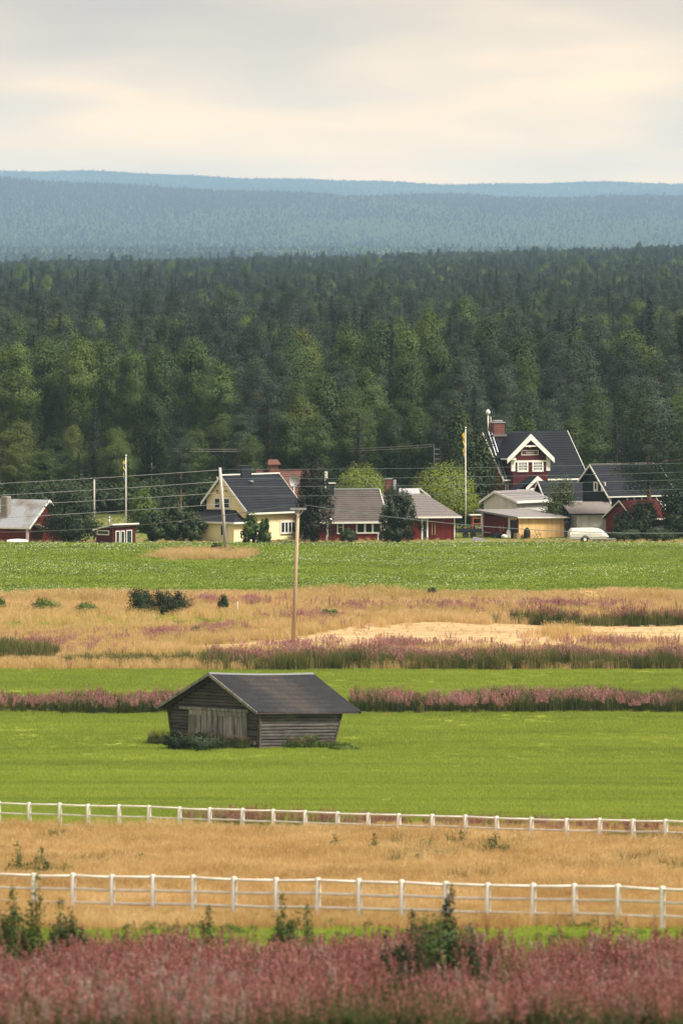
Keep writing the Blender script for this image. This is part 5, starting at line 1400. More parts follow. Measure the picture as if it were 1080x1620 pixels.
# foreground willowherb bank
x, y = region(150, 228, 6.2, 3)
e = 217.5 + 2.2 * np.sin(x * .55 + .6) + 1.6 * np.sin(x * .9) + 1.2 * np.sin(x * 2.3 + 1) - .12 * x
k = (y < e) & (fnoise(x, y * .6, .9, 4) + R.uniform(-.5, .5, len(x)) > -.35); x, y = x[k], y[k]
ix_ = R.integers(0, 4, len(x)); gq = .7 * fnoise(x * 1.1, y * .4, .62, 1) + .9 * fnoise(x * 1.2, y * .6, 1.7, 3) + R.uniform(-.8, .8, len(x)) + np.interp(y, [150, 188, 200, 207, 213, 222], [1.5, 1.35, .80, .25, -.15, -.5])
ix_ = np.where(gq > .40, R.integers(4, 6, len(x)), ix_); ix_ = np.where((x < -2) & (y < 205) & (R.uniform(size=len(x)) < .25), 2, ix_)
scatter('willowherb_bank', x, y, src_fw + src_fwg, R.uniform(.70, 1.15, len(x)) * (1 + .24 * fnoise(x, y, .9, 2) + .10 * fnoise(x, y, 2.3, 5)), idx=ix_, label='dense bank of pink and rust willowherb gone to seed along the bottom of the view')
x, y = region(186, 262, 3.0, 3); k = ((y < 216) & (y > 192) & (fnoise(x, y * .6, .9, 4) < -.1) & (R.uniform(size=len(x)) < .35)) | ((y > 219) & (fnoise(x, y, .9) > .45) & (R.uniform(size=len(x)) < .6)); x, y = x[k], y[k]
scatter('undergrowth', x, y, src_weed, np.where(y < 216, R.uniform(.6, 1.2, len(x)), R.uniform(.3, .7, len(x))))
x, y = region(222, 262, 5, 3)
scatter('verge_grass', x, y, src_grass, R.uniform(.8, 1.6, len(x)))
# golden paddock
x, y = region(249, 354, 6.5, 4)
k = (y > 250.5 - .05 * x + np.sin(x * 1.1) * .6) & (y < 347 - .10 * x + 1.0 * np.sin(x * .7)); x, y = x[k], y[k]
sc_ = R.uniform(.55, 1.0, len(x)) * (1 + .18 * fnoise(x, y, .35)); sc_ = np.where((y < 262) , sc_ * .75, sc_)
scatter('golden_grass', x, y, src_dry, sc_)
x, y = region(286, 340, .9, 3); k = (fnoise(x, y * .5, .5, 6) > .55) | ((x > 2) & (x < 8) & (y > 318) & (fnoise(x, y, .9, 1) > .1)); x, y = x[k], y[k]
scatter('paddock_weeds', x, y, src_weed + src_sedge, R.uniform(.5, 1.2, len(x)))
# willowherb strip behind the far fence
x, y = region(341, 362, 3.5, 3); yl = np.interp(x, [-9, -3, 3, 18], [358, 356, 350, 340]); k = (x > -7.5) & (np.abs(y - yl) < 2.6 + .8 * np.sin(x)) & (fnoise(x, y, .8) > -.55); x, y = x[k], y[k]
scatter('willowherb_strip', x, y, src_fw, R.uniform(.40, .78, len(x)), label='low pink willowherb strip just behind the farther white fence')
# bright green fields
x, y = region(343, 547, 4.2, 5); bx, by = barn_f.X, barn_f.d
k = (y > 344 - .10 * x); x, y = x[k], y[k]
scatter('field_grass', x, y, src_grass, R.uniform(.7, 1.3, len(x)) * (1 + .35 * np.clip(fnoise(x, y, .2), 0, 1)))
# ditches with reed and willowherb
def strip(name, y0, y1, x0, x1, dens, src, lo, hi, gap=-2):
    x, y = region(y0 - 1, y1 + 1, dens, 6, x0, x1); yy = y - .5 * np.sin(x * .5)
    k = (yy > y0) & (yy < y1) & (fnoise(x, y, .45, y0) > gap); x, y = x[k], y[k]
    return scatter(name, x, y, src, R.uniform(lo, hi, len(x)) * (1 + .16 * np.sin(x * .7) * np.sin(x * .23)))
mixr = src_reed + src_reed + src_fwm + [src_sedge[0]]
strip('left_ditch_reeds', 494, 503, -30, -9.2, 3.2, mixr, .7, 1.15)
strip('right_ditch_reeds', 494, 503, .8, 30, 3.2, mixr, .7, 1.2)
strip('right_ditch_back_reeds', 508.5, 512, 8, 32, 2.4, src_reed + src_sedge, .5, .9, -.6)
strip('upper_ditch_willowherb', 546.5, 556, -9.5, 34, 3.2, src_reed + src_fwm + src_fwm + src_sedge + [src_fw[2]], .8, 1.25)
strip('upper_ditch_green', 545.5, 548.5, -10, 34, 3.0, src_sedge, 1.0, 1.8)
strip('left_ditch_weeds', 553, 561, -33, -21, 2.6, src_sedge, 1.2, 2.0)
strip('left_ditch_low_weeds', 549, 554, -21, -9, 2.0, src_sedge, .7, 1.3)
strip('upper_right_hedge_weeds', 610, 616, 12, 38, 2.4, src_reed + src_sedge + [src_fw[0]], .8, 1.3, -.5)
# dry meadow
x, y = region(545.5, 655, 2.8, 5)
straw = (y > 571 + wob(x, .8)) & (y < 614 + wob(x, 2)) & (x > np.interp(y, [570, 578, 588, 600, 612], [-13, -11, -4.5, -1, 2]))
mownk = (y > 601 + wob(x, 2)) & (y < 626 + wob(x, 2)) & (x < -6 + wob(y, 2))
edge_ = fnoise(x, y * .4, .35) + R.uniform(-.5, .5, len(x)) > 1.12; k2 = (~straw | edge_) & (~mownk | edge_)
x2, y2 = x[k2], y[k2]
scatter('meadow_grass', x2, y2, src_mead, R.uniform(.6, 1.2, len(x2)) * (1 + .3 * fnoise(x2, y2, .12)))
x3, y3 = x[mownk], y[mownk]
scatter('mown_meadow', x3, y3, [src_grass[0], src_mead[0]], R.uniform(.8, 1.4, len(x3)) * np.where(R.uniform(size=len(x3)) < .5, 1, .9), idx=(R.uniform(size=len(x3)) < .15).astype(int))
x, y = region(571, 614, .35, 5); k = (x > np.interp(y, [570, 578, 588, 600, 612], [-13, -11, -4.5, -1, 2])); x, y = x[k], y[k]
scatter('stubble', x, y, src_mead, R.uniform(.12, .3, len(x)))
# pink patches in the meadow: centre pixel, half width in pixels, depth in m
px_, py_, pi_ = [], [], []
for (u, v, hw_, dp, den) in ((70, 1028, 120, 14, .8), (255, 1012, 42, 6, 3.0), (352, 1003, 48, 8, 1.3), (470, 985, 70, 10, .9), (560, 970, 90, 9, .7), (700, 968, 90, 8, .8), (640, 1030, 150, 8, 1.2), (880, 965, 190, 9, 1.0), (400, 958, 70, 6, 1.2), (330, 958, 25, 5, 3.0), (100, 1012, 60, 6, .3), (1000, 1030, 90, 5, 1.0), (960, 1025, 130, 5, .8), (460, 1030, 80, 5, 1.0)):
    c = gp(u, v); w = hw_ / F * c.y; n = int(3.14 * w * dp * den * 1.0)
    a = R.uniform(0, 6.28, n); r = np.abs(R.normal(size=n)) * .62; px_.append(c.x + w * r * np.cos(a)); py_.append(c.y + dp * r * np.sin(a)); pi_.append(np.where(R.uniform(size=n) < (.75 if u < 520 else .25), R.integers(0, 2, n), R.integers(2, 4, n)))
x, y, idx = np.concatenate(px_), np.concatenate(py_), np.concatenate(pi_)
k = (y < 652); x, y, idx = x[k], y[k], idx[k]
scatter('meadow_willowherb', x, y, [src_fwm[0], src_fwm[1], src_fwm[0], src_fw[2]], R.uniform(.5, .9, len(x)), idx=idx)
# potato field in rows running across the view
rows = np.arange(655.5, 778, .82); xs, ys = [], []
for r_ in rows:
    xm = .045 * r_ + 8; n = int(2 * xm / .42); xx = np.linspace(-xm, xm, n) + R.normal(size=n) * .06
    xs.append(xx); ys.append(r_ + R.normal(size=n) * .07 + .9 * np.sin(xx * .045 + 1) + .4 * np.sin(xx * .13))
x, y = np.concatenate(xs), np.concatenate(ys)
k = ~(((x + 13.6) / 4.2) ** 2 + ((y - 744.5 - .5 * (x + 13.6)) / 7.5) ** 2 < 1) & (R.uniform(size=len(x)) > .04); x, y = x[k], y[k]
fl = np.clip(fnoise(x, y, .16) * .5 + .35, 0, 1) * .32 + np.where(y < 668, .5, .0) + np.where(y > 766, .25, 0)
idx = np.where(R.uniform(size=len(x)) < fl, 2, R.integers(0, 2, len(x)))
scatter('potato_rows', x, y, src_pot, R.uniform(.75, 1.15, len(x)) * (1 - .25 * np.clip(fnoise(x, y, .09, 2), 0, 1)), idx=idx, label='flowering potato crop filling the field in front of the houses')
# edges: tall dry grass where field meets meadow and lawn
x, y = region(648, 656, 3.2, 6); scatter('field_edge_grass', x, y, src_mead, R.uniform(.8, 1.5, len(x)) * (1 + .5 * np.clip(fnoise(x, y, .25), 0, 1)))
x, y = region(731, 757, 2.6, 0, -20, -8.5); rr_ = ((x + 13.6) / 5.2) ** 2 + ((y - 744.5 - .5 * (x + 13.6)) / 9) ** 2 + .5 * fnoise(x, y, .9); k = rr_ + R.uniform(-.25, .25, len(x)) < 1; x, y = x[k], y[k]; scatter('pole_island_grass', x, y, src_mead, R.uniform(.9, 1.5, len(x)), label='island of tall dry grass round the pale leaning pole')
x, y = region(779, 790, 1.6, 6); k = fnoise(x, y, .3) > -.5; x, y = x[k], y[k]
scatter('village_verge', x, y, [src_mead[0], src_weed[0], src_mead[1], src_grass[0]], R.uniform(.25, .6, len(x)))
x, y = region(790, 870, .8, 6); scatter('village_lawn', x, y, [src_grass[0], src_weed[1]], R.uniform(.3, .7, len(x)))
# growth round the foot of the barn
f = barn_f
def bl(x, y): return f.X + x * math.sin(f.a) - y * math.cos(f.a), f.d + x * math.cos(f.a) + y * math.sin(f.a)
lx_, ly_ = [], []
for _ in range(260): lx_.append(R.uniform(-1.5, -.35)); ly_.append(R.uniform(.2, 8.2))
for _ in range(110): lx_.append(R.uniform(1.6, 6.8)); ly_.append(R.uniform(-1.1, -.25))
lx_, ly_ = np.array(lx_), np.array(ly_); wx, wy = bl(lx_, ly_)
scatter('barn_weeds', wx, wy, src_weed + src_weed + [src_reed[0]], R.uniform(.35, .85, len(wx)), label='dark weeds and grasses grown up round the barn foot')

# ------------------------------------------------------------------ bushes as things
def bush_mesh(seed, matn, Rx, h, n_cl, per, size, globe=False, spread=.16, base=.0):
    rng = np.random.default_rng(seed); cc = []
    for i in range(n_cl):
        if globe:
            a = rng.uniform(0, 6.28); p = rng.uniform(-.25, 1) ; s = math.sqrt(max(0, 1 - p * p)) if p > 0 else 1
            k = rng.uniform(.80, .98) if rng.uniform() < .8 else rng.uniform(.3, .8)
            bump = 1 + .05 * math.sin(3 * a + 1.0 * seed) + .04 * math.sin(5 * p * 3 + a)
            cc.append((Rx * k * s * bump * math.cos(a), Rx * k * s * bump * math.sin(a), h * (.42 + .58 * p * k)))
        else:
            a = rng.uniform(0, 6.28); q = rng.uniform(0, 1); r = Rx * math.sqrt(rng.uniform(.05, 1)) * (1 - .55 * q ** 2) * (1 + .25 * math.sin(2 * a + seed) + .2 * math.sin(3 * a + 4 * q))
            cc.append((r * math.cos(a), r * math.sin(a), h * (base + .1 + (.86 - base) * q) * (1 + .12 * math.sin(2.3 * a + seed))))
    cen, t_ = clumps(np.array(cc), per, np.array([spread * Rx, spread * Rx, spread * h * .7]), rng)
    cen[:, 2] = np.maximum(cen[:, 2], .05)
    c0 = np.array(cc)[np.repeat(np.arange(len(cc)), per)]; mid = np.array([0, 0, h * (.35 if globe else .45)])
    o1 = (cen - mid) / np.array([Rx, Rx, h * .6]); o2 = (cen - c0) / (spread * Rx + .01)
    ov = o1 + (.18 if globe else .35) * o2 + np.array([0, 0, .15])
    V, Q = cards(cen, size, rng, .7, .0, out=ov)
    return np_mesh('foliage', V, Q, [M[matn]], tint=t_, vn=np.repeat(ov, 4, 0))
def stems_mesh(seed, Rx, h, n=9, r=.03):
    rng = random.Random(seed); mb = MB()
    for i in range(n):
        a = rng.uniform(0, 6.28); t_ = rng.uniform(.3, .8) * Rx
        mb.tube([(.05 * math.cos(a), .05 * math.sin(a), -.1), (t_ * .4 * math.cos(a), t_ * .4 * math.sin(a), h * .4), (t_ * math.cos(a), t_ * math.sin(a), h * .8)], [r, r * .7, r * .25], 5)
    return mb.mesh('stems', [M['dark_bark']])
def bush(name, u, vt, wpx, d, matn, label, cat='bush', seed=1, dens=1.0, size=None, globe=False, group=None, vb=None, base=0.0, spread=.16):
    if vb: d = gd(vb, u)
    x = px(u, d); z = gz(x, d); h = pz(vt, d) - z; Rx = wpx * d / F / 2
    taken.append((x, d, Rx))
    e = empty(name, (x, d, z - .02), 0, label=label, cat=cat, group=group)
    vol = Rx * Rx * h; size = size or max(.16, min(.34, .12 * h + .05))
    n = int(min(12000, 900 + 26 * Rx * h / size ** 2 * dens)); ncl = int(40 + 8 * Rx * h) * (5 if globe else 1)
    link('foliage', bush_mesh(seed, matn, Rx, h, ncl, max(8, n // ncl), size, globe, spread, base), e)
    link('stems', stems_mesh(seed, Rx, h, 7, .02 + .012 * h), e)
    return e
bush('round_willow', 571, 735, 92, 822, 'willow_leaf', 'round clipped yellow-green willow behind the brown roof of the bungalow', 'tree', 3, 2.2, .19, True, spread=.08)
bush('round_willow', 702, 732, 114, 816, 'willow_leaf', 'large round yellow-green willow right of the grey bungalow roof', 'tree', 5, 2.2, .19, True, spread=.08)
bush('leafy_tree', 629, 780, 56, 783, 'shrub_leaf', 'dense dark oval bush standing before the bungalow where its roofs meet', 'bush', 7, 1.9, .2, spread=.10)
bush('leafy_tree', 496, 742, 54, 786, 'rust_leaf', 'dark bushy tree with rust tinged top between yellow house and red bungalow', 'tree', 8, 1.6, .24, spread=.12)
bush('leafy_tree', 112, 780, 88, 784, 'shrub_leaf', 'dark bushy tree hiding the gable of the left red outbuilding', 'tree', 9, 1.6, .25)
bush('leafy_tree', 228, 782, 58, 812, 'sapling_leaf', 'light green bushy tree behind the small red shed and flagpole', 'tree', 10, 1.2, .25)
bush('leafy_tree', 722, 650, 66, 842, 'shrub_leaf', 'tall rounded dark green tree left of the villa roof', 'tree', 11, 1.5, .3)
bush('leafy_tree', 748, 698, 88, 822, 'shrub_leaf', 'dark green leafy tree beside the left gable of the villa', 'tree', 12, 1.5, .3)
bush('young_birch', 886, 765, 54, 804.5, 'birch_leaf', 'young birch standing between the yellow store and the white garage', 'tree', 13, .9, .22)
bush('leafy_tree', 825, 668, 52, 850, 'sapling_leaf', 'light green treetop just behind the villa ridge', 'tree', 14, 1.2, .3)
bush('garden_shrub', 400, 818, 34, 783, 'sapling_leaf', 'wider of the two shrubs in front of the yellow house porch', 'bush', 15, 1.3)
bush('garden_shrub', 419, 820, 17, 781, 'sapling_leaf', 'narrow shrub in front of the long yellow wall', 'bush', 16, 1.1)
bush('garden_shrub', 551, 838, 32, 786, 'shrub_leaf', 'low rounded shrub under the left window of the red bungalow', 'bush', 17, 1.5)
for i, (u, v, w) in enumerate(((245, 812, 44), (275, 806, 50), (305, 815, 44), (333, 822, 40))):
    bush('dark_shrub', u, v, w, 790 + 3 * (i % 2), 'shrub_leaf', ['dark shrub just right of the small red shed', 'tallest of the dark shrubs left of the yellow porch', 'dark shrub under the left end of the yellow porch', 'low dark shrub in front of the yellow porch'][i], 'bush', 20 + i, 1.5)
for i, (u, v, w, d) in enumerate(((985, 812, 40, 796), (1018, 800, 52, 797), (1072, 770, 56, 797), (1045, 838, 50, 790), (985, 838, 60, 790))):
    bush('dark_shrub', u, v, w, d, 'shrub_leaf', ['dark shrub hiding the right slope of the red gabled shed', 'bushy dark shrub at the foot of the tall pine by the red shed', 'tall dark shrub at the right edge beside the covered boat', 'low dark hedge shrub at the field edge before the covered boat', 'low dark hedge shrub right of the folded camper'][i], 'bush', 30 + i, 1.5)
bush('field_shrub', 343, 860, 20, 752, 'shrub_leaf', 'small dark shrub at the foot of the pale leaning pole', 'bush', 40, 1.2)
bush('field_shrub', 368, 868, 22, 750, 'rust_leaf', 'low reddish shrub right of the pale leaning pole', 'bush', 41, 1.0)
for i, (u, vt, w, vb, mt, lb) in enumerate(((222, 934, 52, 972, 'shrub_leaf', 'widest dark shrub in the row at the lower edge of the potato field'), (258, 938, 40, 974, 'shrub_leaf', 'middle dark shrub in the row at the lower edge of the potato field'), (284, 938, 30, 970, 'shrub_leaf', 'rightmost dark shrub in the dense row below the potato field'),
                                      (353, 944, 18, 969, 'shrub_leaf', 'single narrow dark shrub right of the pink clump below the potato field'), (72, 950, 58, 970, 'weed', 'wide low green shrub below the potato field at the left'), (137, 956, 46, 973, 'weed', 'low ragged green shrub left of the dark shrub row'), (3, 946, 16, 970, 'weed', 'green shrub cut by the left edge below the potato field'),
                                      (682, 932, 17, 951, 'rust_leaf', 'small brown bush on the meadow edge right of centre'), (523, 966, 34, 982, 'weed', 'low pale green shrub in the pink meadow right of the brown pole'), (311, 994, 22, 1008, 'weed', 'small green tuft beside the magenta flowers'), (925, 936, 60, 955, 'meadow', 'wide straw coloured mound on the field edge at the right'), (480, 1160, 62, 1184, 'weed', 'leafy green weed clump against the long wall of the barn'), (318, 1163, 90, 1187, 'shrub_leaf', 'dark weed thicket before the barn hatch'), (278, 1160, 34, 1186, 'shrub_leaf', 'ragged dark bush at the left corner of the barn'), (545, 1180, 40, 1188, 'weed', 'tiny weed clump in the grass right of the barn'))):
    bush('field_shrub', u, vt, w, None, mt, lb, 'bush', 50 + i, 1.0, size=.15, vb=vb, spread=.2)

# willow saplings among the willowherb and on the paddock
def sapling(u, vt, vb, wpx, matn, label, seed, stems=5):
    d = gd(vb, u); x = px(u, d); z = gz(x, d); h = pz(vt, d) - z; w = wpx * d / F / 2; rng = np.random.default_rng(seed)
    taken.append((x, d, .5)); e = empty('willow_sapling', (x, d, z - .02), 0, label=label, cat='sapling')
    mb = MB(); cs = []; tt = []
    for s_ in range(stems):
        a = rng.uniform(0, 6.28); r = w * rng.uniform(.25, 1.15); hh = h * (1 - .35 * r / w) * rng.uniform(.75, 1.0) if s_ else h
        r = r if s_ else w * .1
        p = [Vector((r * t_ ** 1.4 * math.cos(a) + .04 * math.sin(5 * t_ + s_), r * t_ ** 1.4 * math.sin(a), hh * t_)) for t_ in (0, .3, .6, .85, 1)]; mb.tube(p, [.014, .012, .009, .006, .003], 5)
        n = int(95 * hh); t_ = rng.uniform(.12, 1.0, n) ** .8; c = np.stack([r * t_ ** 1.4 * math.cos(a), r * t_ ** 1.4 * math.sin(a), hh * t_], 1)
        c += rng.normal(size=c.shape) * np.array([.13, .13, .06]) * (1.25 - t_)[:, None] * 1.5; cs.append(c); tt += [rng.uniform()] * n
    mb.build('stem', M['dark_bark'], e)
    V, Q = cards(np.concatenate(cs), .10, rng, .45, .2); link('foliage', np_mesh('foliage', V, Q, [M[matn]], tint=np.array(tt)), e)
for i, a in enumerate(((58, 1352, 1560, 34, 'sapling_leaf', 'tall thin sapling crossing the near fence at its leftmost post', 6), (98, 1420, 1560, 46, 'sapling_leaf', 'leafy sapling right of the leftmost fence post in the foreground', 7), (18, 1400, 1570, 40, 'sapling_leaf', 'sapling at the left edge of the foreground', 5),
        (447, 1412, 1560, 44, 'sapling_leaf', 'small bushy sapling in front of the near fence left of centre', 6), (330, 1432, 1530, 34, 'sapling_leaf', 'short light green sapling before the near fence', 5), (712, 1398, 1590, 44, 'shrub_leaf', 'tallest dark sapling in front of the near fence right of centre', 8), (655, 1440, 1600, 80, 'shrub_leaf', 'broad dark sapling left of the tallest one in the foreground', 10), (745, 1460, 1600, 50, 'shrub_leaf', 'dark sapling right of the tallest one in the foreground', 7),
        (610, 1470, 1600, 40, 'shrub_leaf', 'low sapling at the left end of the dark foreground group', 6), (30, 1332, 1400, 44, 'sapling_leaf', 'green sapling on the golden grass at the left edge', 5), (68, 1340, 1402, 20, 'sapling_leaf', 'thin sapling on the golden grass near the left edge', 4), (530, 1318, 1362, 18, 'sapling_leaf', 'left one of the two thin saplings between the fences at the centre', 4), (592, 1318, 1364, 16, 'sapling_leaf', 'right one of the two thin saplings between the fences at the centre', 4),
        (680, 1325, 1364, 30, 'sapling_leaf', 'low green sapling between the fences right of centre', 5), (728, 1312, 1352, 34, 'sapling_leaf', 'bushy sapling close behind the paddock middle under the far fence', 6), (785, 1314, 1368, 42, 'sapling_leaf', 'widest green sapling between the two fences', 8), (200, 1462, 1540, 30, 'sapling_leaf', 'low sapling in the green verge at the left', 5), (1010, 1330, 1350, 16, 'sapling_leaf', 'tiny sapling by the far fence at the right', 3),
        (130, 1470, 1560, 34, 'shrub_leaf', 'dark low sapling among the willowherb at the left', 6), (487, 1430, 1545, 30, 'sapling_leaf', 'light sapling beside the bushy one left of centre', 5), (870, 1480, 1560, 30, 'sapling_leaf', 'low sapling among the willowherb at the right', 5))):
    sapling(*a[:6], 80 + i, a[6])
for i, a in enumerate(((690, 1450, 130, 1590, 'sapling_leaf', 'large loose dark green willow bush in the willowherb right of centre'), (104, 1452, 66, 1560, 'shrub_leaf', 'leafy willow bush in the willowherb at the left'), (455, 1446, 60, 1560, 'sapling_leaf', 'light leafy willow bush at the edge of the willowherb left of centre'), (20, 1440, 50, 1560, 'sapling_leaf', 'willow bush cut by the left edge of the foreground'))):
    bush('willow_bush', a[0], a[1], a[2], None, a[4], a[5], 'bush', 300 + i, .30, size=.09, vb=a[3], spread=.13)
# white marker stake in the meadow
sk = gp(376, 972); e = empty('marker_stake', (sk.x, sk.y, sk.z - .05), 0, label='thin white marker stake in the pink meadow edge', cat='stake')
MB().tube([(0, 0, 0), (0, 0, 1.1)], .035, 6).build('stake', M['white'], e); MB().box(-.05, .05, -.045, -.03, .8, 1.0).build('tag_plate', M['white'], e)

# ------------------------------------------------------------------ trees one can tell apart
hero('pine', 1026, 602, 797, 120, 'tall spreading pine with bare reddish trunk standing before the black house', var=0)
hero('birch', 240, 617, 906, 66, 'pale leafed birch with visible white trunk above the left flagpole', var=1)
hero('birch', 398, 687, 838, 46, 'small conical yellow-green birch behind the yellow house chimney')
hero('birch', 940, 660, 868, 62, 'mid green birch right of the villa roof', var=2)
hero('spruce', 149, 640, 902, 56, 'dark conical tree standing before the left wood')
hero('spruce', 648, 716, 846, 20, 'small thin spruce between the two round willows')
hero('spruce', 1029, 474, 975, 78, 'tall narrow dark spruce rising above the right wood', var=0)
hero('spruce', 1078, 500, 950, 84, 'tall dark spruce cut by the right edge', var=1)
hero('aspen', 310, 534, 1030, 62, 'tallest bright topped aspen of the left wood')
hero('birch', 772, 497, 1010, 66, 'tall yellow-green birch rising behind the villa')
hero('aspen', 600, 508, 1000, 70, 'tall green aspen at the middle of the wood')
hero('birch', 678, 490, 1060, 64, 'yellowish birch top right of the middle of the wood')
hero('birch', 480, 520, 1040, 70, 'broad pale birch above the round willow on the left')
for i_, (k_, u_, v_, d_, w_, l_) in enumerate((('aspen', 22, 541, 1005, 66, 'first rounded aspen from the left edge in the back row'), ('aspen', 76, 534, 1012, 68, 'rounded aspen, second from the left edge in the back row'), ('aspen', 126, 531, 1008, 62, 'aspen third from the left edge, level topped beside its neighbours'), ('aspen', 168, 538, 1014, 62, 'aspen behind the dark conical tree on the left'), ('aspen', 208, 552, 1006, 52, 'lower aspen left of the pale birch with white trunk'), ('aspen', 250, 546, 1016, 60, 'aspen rising straight behind the pale birch with white trunk'),
    ('aspen', 350, 572, 1002, 66, 'broad dull green aspen right of the tallest left aspen'), ('birch', 545, 520, 1030, 58, 'yellow-green birch left of the middle aspen'), ('aspen', 640, 512, 1020, 56, 'bright aspen right of the middle aspen'), ('aspen', 655, 562, 985, 74, 'wide bluish aspen in front of the bright ones at the middle'), ('pine', 736, 508, 1015, 78, 'tall dark pine between the yellowish birch and the tall birch'), ('pine', 822, 520, 1000, 76, 'tall dark pine just right of the tall yellow-green birch'), ('pine', 866, 545, 985, 78, 'broad pine behind the right end of the villa ridge'), ('pine', 912, 540, 990, 78, 'broad pine behind the birch right of the villa'),
    ('pine', 956, 545, 985, 76, 'dark pine left of the tall narrow spruce, behind the birch'), ('pine', 992, 533, 1000, 70, 'pine touching the tall narrow spruce on its left'), ('pine', 716, 590, 950, 70, 'dark pine above the tall rounded tree beside the villa'), ('pine', 800, 580, 940, 76, 'dark pine right behind the villa chimney'), ('birch', 30, 665, 900, 66, 'dull green birch at the left edge above the zinc roof'), ('birch', 85, 690, 896, 56, 'dark low birch between the left edge birch and the conical tree'), ('birch', 190, 700, 893, 52, 'low dark birch between the conical tree and the pale birch'))):
    hero(k_, u_, v_, d_, w_, l_, var=i_)
hero('pine', 427, 606, 905, 60, 'blue-green pine behind the yellow house roof')
hero('birch', 512, 588, 915, 84, 'wide drooping birch behind the dark rust tinged tree', var=3)
hero('pine', 286, 678, 868, 50, 'pine with bare trunk left of the yellow house', var=2)
hero('spruce', 785, 424, 1900, 26, 'dark spruce sticking up from the far grey-green forest')
hero('birch', 237, 458, 1650, 40, 'round pale tree standing out in the distant forest on the left')
hero('spruce', 50, 424, 2000, 28, 'dark clump tree sticking out of the distant forest at the far left')
hero('birch', 760, 462, 1700, 50, 'rounded grey-green tree standing out in the distant forest on the right')

cnt = {k: sum(1 for o in C.objects if o.name.startswith(KN[k])) for k in KN}
GL = {'birch': 'birch crowded among the trees of the forest behind the village', 'aspen': 'leafy aspen in the dark wood behind the village', 'pine': 'pine crowded among the trees of the forest behind the village', 'spruce': 'spruce crowded among the trees of the forest behind the village'}
GG = {'birch': 'birches in the forest behind the village', 'aspen': 'aspens in the wood behind the village', 'pine': 'pines in the forest behind the village', 'spruce': 'spruces in the forest behind the village'}
def zone(x, y):
    """height and mix of species by place"""
    u = 540 + F * x / y
    if y < 930:
        if u < 330: return R.uniform(6.5, 9.5), [.55, .1, .15, .2]
        if u < 700: return R.uniform(9.5, 14), [.3, .1, .45, .15]
        return R.uniform(10, 14), [.2, .05, .6, .15]
    if y < 985:
        if u < 330: return R.uniform(11.5, 15), [.4, .4, .1, .1]
        if u < 700: return R.uniform(13, 17), [.35, .3, .3, .05]
        return R.uniform(15, 18.5), [.1, .05, .72, .13]
    if 1034 < y < 1075 and u < 720: return R.uniform(13.5, 16.5), [.04, .03, .48, .45]
    if y < 1075:
        if u < 380: return R.uniform(16.5, 19.5), [.12, .78, .05, .05]
        if u < 480: return R.uniform(15.5, 18.5), [.3, .2, .4, .1]
        if u < 720: return R.uniform(16.5, 20.5), [.4, .45, .12, .03]
        return R.uniform(16, 19.5), [.12, .08, .65, .15]
    return R.uniform(13, 18.5), [.07, .05, .48, .40]
kinds = ['birch', 'aspen', 'pine', 'spruce']
stx, sty, sth, sti = [], [], [], []
y = 884.0; rowi = 0
while y < 1300:
    xm = .045 * y + 22; stp = 5.0 if y < 1080 else 5.4
    xx = -xm + (rowi % 2) * stp / 2
    while xx < xm:
        X, Y = xx + R.uniform(-1.6, 1.6), y + R.uniform(-2.2, 2.2); xx += stp
        if any((X - a) ** 2 + ((Y - b) * .8) ** 2 < max(c, 2.2) ** 2 for a, b, c in taken): continue
        u = 540 + F * X / Y
        if y < 905 and R.uniform() < .45: continue
        if 922 < Y < 1036 and u < 400: continue
        if 990 < Y < 1036 and u < 720 and R.uniform() < .75: continue
        if 922 < Y < 975 and u < 720 and R.uniform() < .6: continue
        h, mix = zone(X, Y); mix = np.array(mix) * np.exp(1.7 * np.array([float(fnoise(X, Y * .6, .16, q_)) for q_ in (1, 4, 7, 11)])); kd = kinds[int(R.choice(4, p=mix / mix.sum()))]; h *= 1 + .10 * float(fnoise(X, Y, .21, 5))
        if kd == 'spruce' : h *= R.uniform(.85, 1.12)
        cap = 165
        if cnt[kd] < cap:
            w = {'birch': R.uniform(4.8, 6.6), 'aspen': R.uniform(5.0, 6.6), 'pine': R.uniform(5.4, 7.4), 'spruce': R.uniform(3.8, 5.4)}[kd] * (h / 17) ** .6
            put_tree(kd, KN[kd], X, Y, h, w, label=GL[kd], cat=kd + ' tree', group=GG[kd]); cnt[kd] += 1
        else:
            stx.append(X); sty.append(Y); sth.append(h / 18.0); sti.append(kinds.index(kd))
    y += 8.0; rowi += 1
# understorey along the forest edge
x, y = region(872, 1010, .22, 8)
LODB = [source('forest_brush', bush_mesh(200 + i, 'shrub_leaf', 1.6, 2.6, 40, 12, .34), [-45, 48][i], 890 + i) for i in range(2)]
scatter('forest_undergrowth', x, y, LODB, R.uniform(.5, 1.3, len(x)), label='dark brush growing under the forest edge')

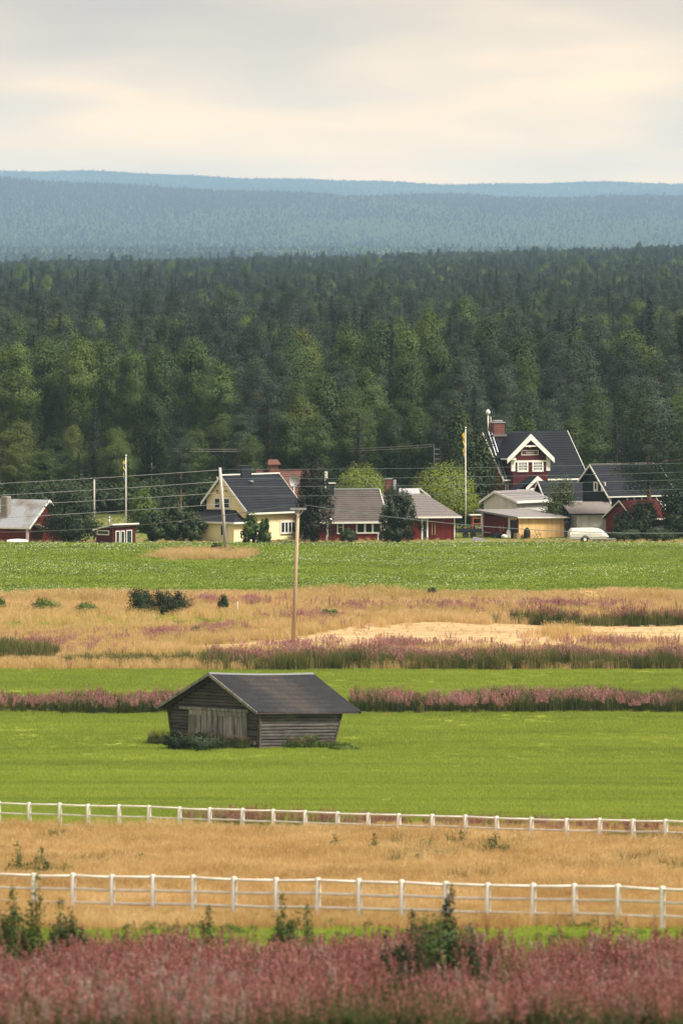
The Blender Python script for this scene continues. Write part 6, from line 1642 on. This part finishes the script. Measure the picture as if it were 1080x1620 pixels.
def first(kd, v=0):
    tr, cr__ = TREES[kd][v]
    o = [o for o in C.objects if o.data in (tr, cr__)]
    seen = {}
    for q in o: seen.setdefault(q.data.name, q)
    return list(seen.values())
srcs = [first('birch', 0), first('aspen', 1), first('pine', 1), first('spruce', 1), first('pine', 2), first('spruce', 2), first('birch', 2)]
srcs = [s for s in srcs if s]
n = 18500
d = 1100 + (5300 - 1100) * R.uniform(0, 1, n * 2) ** 1.35
x = R.uniform(-1, 1, n * 2) * (.052 * d + 35); keep = R.uniform(size=n * 2) < np.clip(.35 + (.045 * d + 25) / 260, 0, 1); x, d = x[keep], d[keep]
k = d > 1295; x, d = x[k], d[k]
patch_ = fnoise(x * .7, d * .12, .045) + .4 * fnoise(x, d * .2, .13, 2)
tp = np.where(patch_ > .95, R.choice([0, 6, 2], len(x)), np.where(patch_ < -.35, R.choice([3, 5, 3, 2], len(x)), R.choice([2, 4, 2, 4, 3, 3, 2, 5, 1], len(x))))
x = np.concatenate([np.array(stx), x]); d = np.concatenate([np.array(sty), d]); tp = np.concatenate([np.array(sti), tp])
hs = np.concatenate([np.array(sth), R.uniform(.62, 1.0, len(tp) - len(sth)) * np.where(R.uniform(size=len(tp) - len(sth)) < .04, 1.22, 1)])
scatter('distant_forest', x, d, srcs, hs, idx=np.minimum(tp, len(srcs) - 1), xy=hs ** .5 * np.where(np.isin(tp, (3, 5)), .88, .92), label='unbroken mixed forest rolling back behind the village')

# far hills: simple trees, each a trunkless crown a pixel or two wide
def far_tree(seed, kind):
    rng = np.random.default_rng(seed); Hh = 14.0; n = 60
    q = rng.uniform(0, 1, n); a = rng.uniform(0, 6.28, n)
    rr = (2.3 * (1 - q) ** .8 + .2 if kind == 's' else 2.4 * np.sin(np.pi * (q * .8 + .2))) * rng.uniform(.5, 1, n)
    V, Q = cards(np.stack([rr * np.cos(a), rr * np.sin(a), Hh * (.1 + .88 * q)], 1), 1.9, rng, .7, .1)
    return np_mesh('far_tree', V, Q, [M['spruce_leaf' if kind == 's' else 'far_leaf' if kind == 'p' else 'far_pale']], tint=rng.uniform(0, 1, len(Q)))
M['far_leaf'] = leafm('far_leaf', [(.1, (.02, .04, .02)), (.6, (.04, .07, .03)), (1, (.07, .11, .04))], .2, posscale=.004)
M['far_pale'] = leafm('far_pale', [(.1, (.08, .12, .05)), (.6, (.14, .20, .08)), (1, (.20, .26, .10))], .2, posscale=.004)
fs_ = [source('far_spruce_stand', far_tree(1, 's'), -250, 12400), source('far_pine_stand', far_tree(2, 'p'), 50, 12400), source('far_birch_stand', far_tree(3, 'b'), 330, 12400)]
def hill(name, y0, y1, n, label):
    d = R.uniform(y0, y1, n); x = R.uniform(-1, 1, n) * (.066 * d + 150)
    q = fnoise(x * .3, d * .05, .012) + .6 * fnoise(x * .5, d * .1, .03, 3)
    top = (d - y0) / (y1 - y0)
    pale = (.62 - np.abs(top - .40) * 1.5) + .42 * q + np.where(x > -160, .12, -.1)
    u_ = R.uniform(size=n); tp = np.where(u_ < np.clip(pale, .03, .85), 2, np.where(u_ < .55, 1, 0))
    return scatter(name, x, d, fs_, R.uniform(.9, 1.5, n) * np.where(R.uniform(size=n) < .05, 1.3, 1), idx=tp, label=label, xy=R.uniform(1.2, 2.2, n))
hill('low_ridge_forest', 10500, 12900, 12500, 'low blue wooded ridge beyond the forest plain')
hill('middle_hill_forest', 14600, 21300, 55000, 'hazy blue wooded hillside')
hill('farthest_hill_forest', 29800, 33400, 36000, 'farthest blue wooded ridge on the skyline')

# ------------------------------------------------------------------ the air
hz = MB(); hz.box(-10700, 10700, -420, 36000, -16, 440)
m, t = nt_new('haze_air')
pv = N(t, 'ShaderNodeVolumePrincipled', {'Color': (.455, .715, 1.0, 1), 'Density': 3.7e-5, 'Anisotropy': .0})
t.links.new(pv.outputs[0], N(t, 'ShaderNodeOutputMaterial').inputs['Volume'])
hz.build('haze', m, None, kind='stuff')
